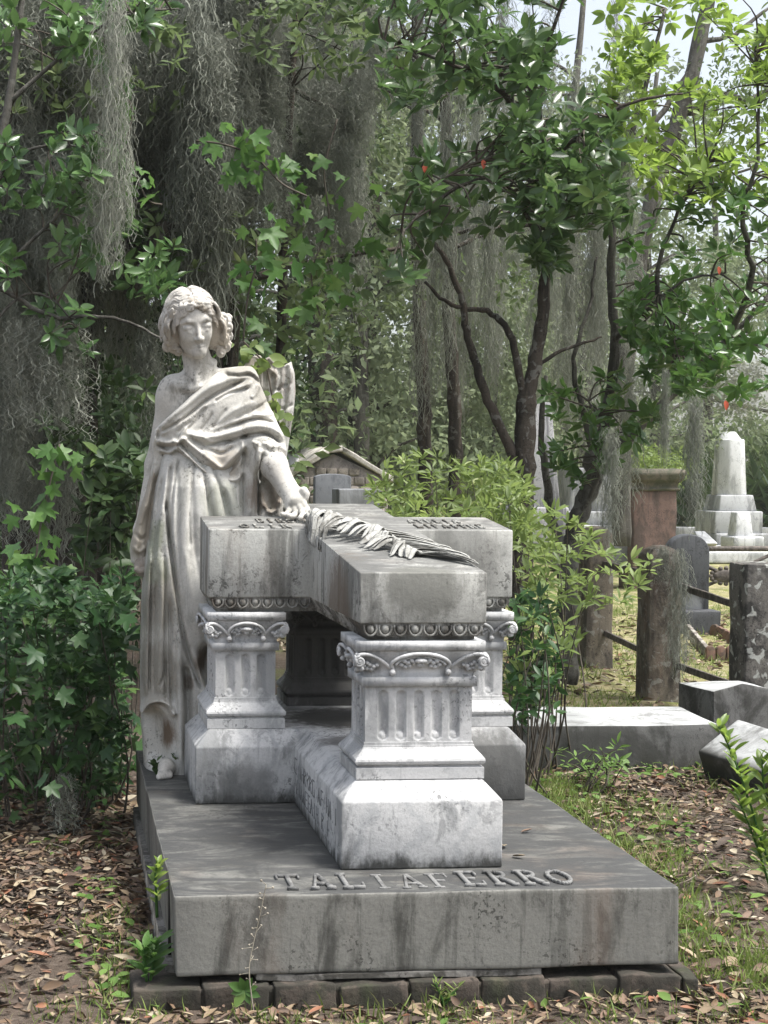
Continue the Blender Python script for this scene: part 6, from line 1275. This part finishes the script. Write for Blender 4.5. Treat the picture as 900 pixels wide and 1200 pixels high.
for me, p, s, *_ in HUNG[270:]:
    v = np.empty(len(me.vertices) * 3, np.float32); me.vertices.foreach_get('co', v); f = np.empty(len(me.loops), np.int32); me.loops.foreach_get('vertex_index', f); a_ = np.empty(len(me.vertices), np.float32); me.attributes['var'].data.foreach_get('value', a_)
    r = RNG.random() * 6.28; v = v.reshape(-1, 3) * np.array(s); v = np.stack([v[:, 0] * math.cos(r) - v[:, 1] * math.sin(r), v[:, 0] * math.sin(r) + v[:, 1] * math.cos(r), v[:, 2]], 1) + p
    pv.append(v); pf.append(f.reshape(-1, 4) + n0); pa.append(a_); n0 += len(v)
tag(obj('moss_tangle', np.concatenate(pv), np.concatenate(pf), M_moss, attr=np.concatenate(pa)), 'smaller farther wisps of grey moss between the large festoons', 'spanish moss', kind='stuff')
# the streamers one can point to
for px, py, y, k, s, lab in ((135, -10, 8.1, 1, (.8, .8, 1.25), 'pale grey moss streamer hanging down the upper left, reaching the bare twig'), (120, 200, 8.3, 0, (.7, .7, .75), 'pale moss tuft just under the oval leaves at left'), (35, 370, 8.5, 4, (1.1, 1.1, .9), 'wide pale moss fringe hanging from the bare twig at the left edge'), (80, 372, 8.5, 0, (1.1, 1.1, .8), 'pale moss fringe hanging right of the wide one on the bare twig'), (75, 905, 6.3, 2, (.5, .5, .5), 'small moss tuft touching the ground under the left bush'),
                       (815, 462, 8.8, 9, (.62, .62, .56), 'long moss streamer hanging in front of the brick pillar\'s right'), (780, 430, 9.0, 9, (.30, .30, .42), 'thin moss streamer over the brick pillar'), (716, 500, 8.9, 9, (.55, .55, .5), 'moss streamer hanging over the farthest fence post'), (735, 90, 9.3, 3, (.7, .7, 1.3), 'very long moss rope hanging through the young magnolia'), (796, 642, 9.62, 7, (.75, .5, .75), 'shaggy moss clinging down the right side of the middle stone post'), (778, 638, 9.62, 8, (.6, .5, .5), 'moss draped over the top of the middle stone post'), (868, 420, 28, 4, (4, 4, 1.6), 'pale moss hanging before the far obelisk top')):
    me = FM[('dark', {9: 3, 8: 2, 7: 1}[k]) if k > 6 else ('dark' if k in (4, 2) or (k, px) in ((0, 120), (0, 80), (1, 135)) else 'pale', k)]; o = moss_obj(me, at(px, py, y), s, lab)
    if px < 140 or y > 20: m2_ = me.copy(); m2_.materials.clear(); m2_.materials.append(M_mossl); o.data = m2_
# ================================================================== light, sky, camera
w = bpy.data.worlds.new('World'); SC.world = w; w.use_nodes = True; nt = w.node_tree
bg = nt.nodes['Background']; sky = nt.nodes.new('ShaderNodeTexSky'); sky.sky_type = 'NISHITA'; sky.sun_disc = False
SUN_EL, SUN_AZ = math.radians(66), math.radians(118)      # azimuth measured clockwise from +Y (away from the camera)
sky.sun_elevation = SUN_EL; sky.sun_rotation = SUN_AZ; sky.air_density = 1.0; sky.dust_density = 4.0; sky.ozone_density = 1.0
hs = nt.nodes.new('ShaderNodeHueSaturation'); hs.inputs['Saturation'].default_value = 0.45; nt.links.new(sky.outputs[0], hs.inputs['Color']); nt.links.new(hs.outputs[0], bg.inputs[0]); bg.inputs[1].default_value = 0.125
sl_ = bpy.data.lights.new('sun', 'SUN'); sl_.energy = 2.7; sl_.angle = math.radians(15); sl_.color = (1.0, 0.975, 0.93)
so = bpy.data.objects.new('sun', sl_); COL.objects.link(so)
d = Vector((math.cos(SUN_EL) * math.sin(SUN_AZ), math.cos(SUN_EL) * math.cos(SUN_AZ), math.sin(SUN_EL)))
so.rotation_euler = d.to_track_quat('Z', 'Y').to_euler(); so.location = (4, 2, 12)
cd = bpy.data.cameras.new('camera'); co = bpy.data.objects.new('camera', cd); COL.objects.link(co); SC.camera = co
cd.sensor_fit = 'VERTICAL'; cd.sensor_height = 24.0; cd.lens = FPX / 1200 * 24.0
cd.shift_x = (450 - CX) / 1200.0; cd.shift_y = (CY - 600) / 1200.0
cd.clip_start = 0.05; cd.clip_end = 2000
M = Matrix(((CR[0][0], CR[0][1], -CR[0][2], EYE[0]), (CR[1][0], CR[1][1], -CR[1][2], EYE[1]), (CR[2][0], CR[2][1], -CR[2][2], EYE[2]), (0, 0, 0, 1)))
co.matrix_world = M
SC.view_settings.view_transform = 'Standard'; SC.view_settings.look = 'None'; SC.view_settings.gamma = 1.0
SC.view_settings.exposure = EXPOSURE; SC.view_settings.use_curve_mapping = False
SC.render.engine = 'CYCLES'; cy = SC.cycles; cy.use_denoising = True; cy.max_bounces = 6; cy.diffuse_bounces = 3; cy.glossy_bounces = 2
cy.transmission_bounces = 3; cy.transparent_max_bounces = 4; cy.caustics_reflective = False; cy.caustics_refractive = False
cy.use_adaptive_sampling = True; cy.adaptive_threshold = 0.02

# ------------------------------------------------------------------ damp woodland air
mb = MB(); mb.box(-170, 170, -50, 270, GZ - 1.0, 17)
hz = mb.build('haze', None, origin=(0, 0, 0)); hm = bpy.data.materials.new('haze_air'); hm.use_nodes = True; ht = hm.node_tree; ht.nodes.clear()
ho = ht.nodes.new('ShaderNodeOutputMaterial'); hv = ht.nodes.new('ShaderNodeVolumePrincipled'); hv.inputs['Color'].default_value = (.86, .90, .86, 1); hv.inputs['Density'].default_value = HAZE; hv.inputs['Anisotropy'].default_value = 0.1
ht.links.new(hv.outputs[0], ho.inputs['Volume']); hz.data.materials.append(hm); tag(hz, 'thin pale haze between the trees', 'haze', kind='stuff')
cy.volume_bounces = 1
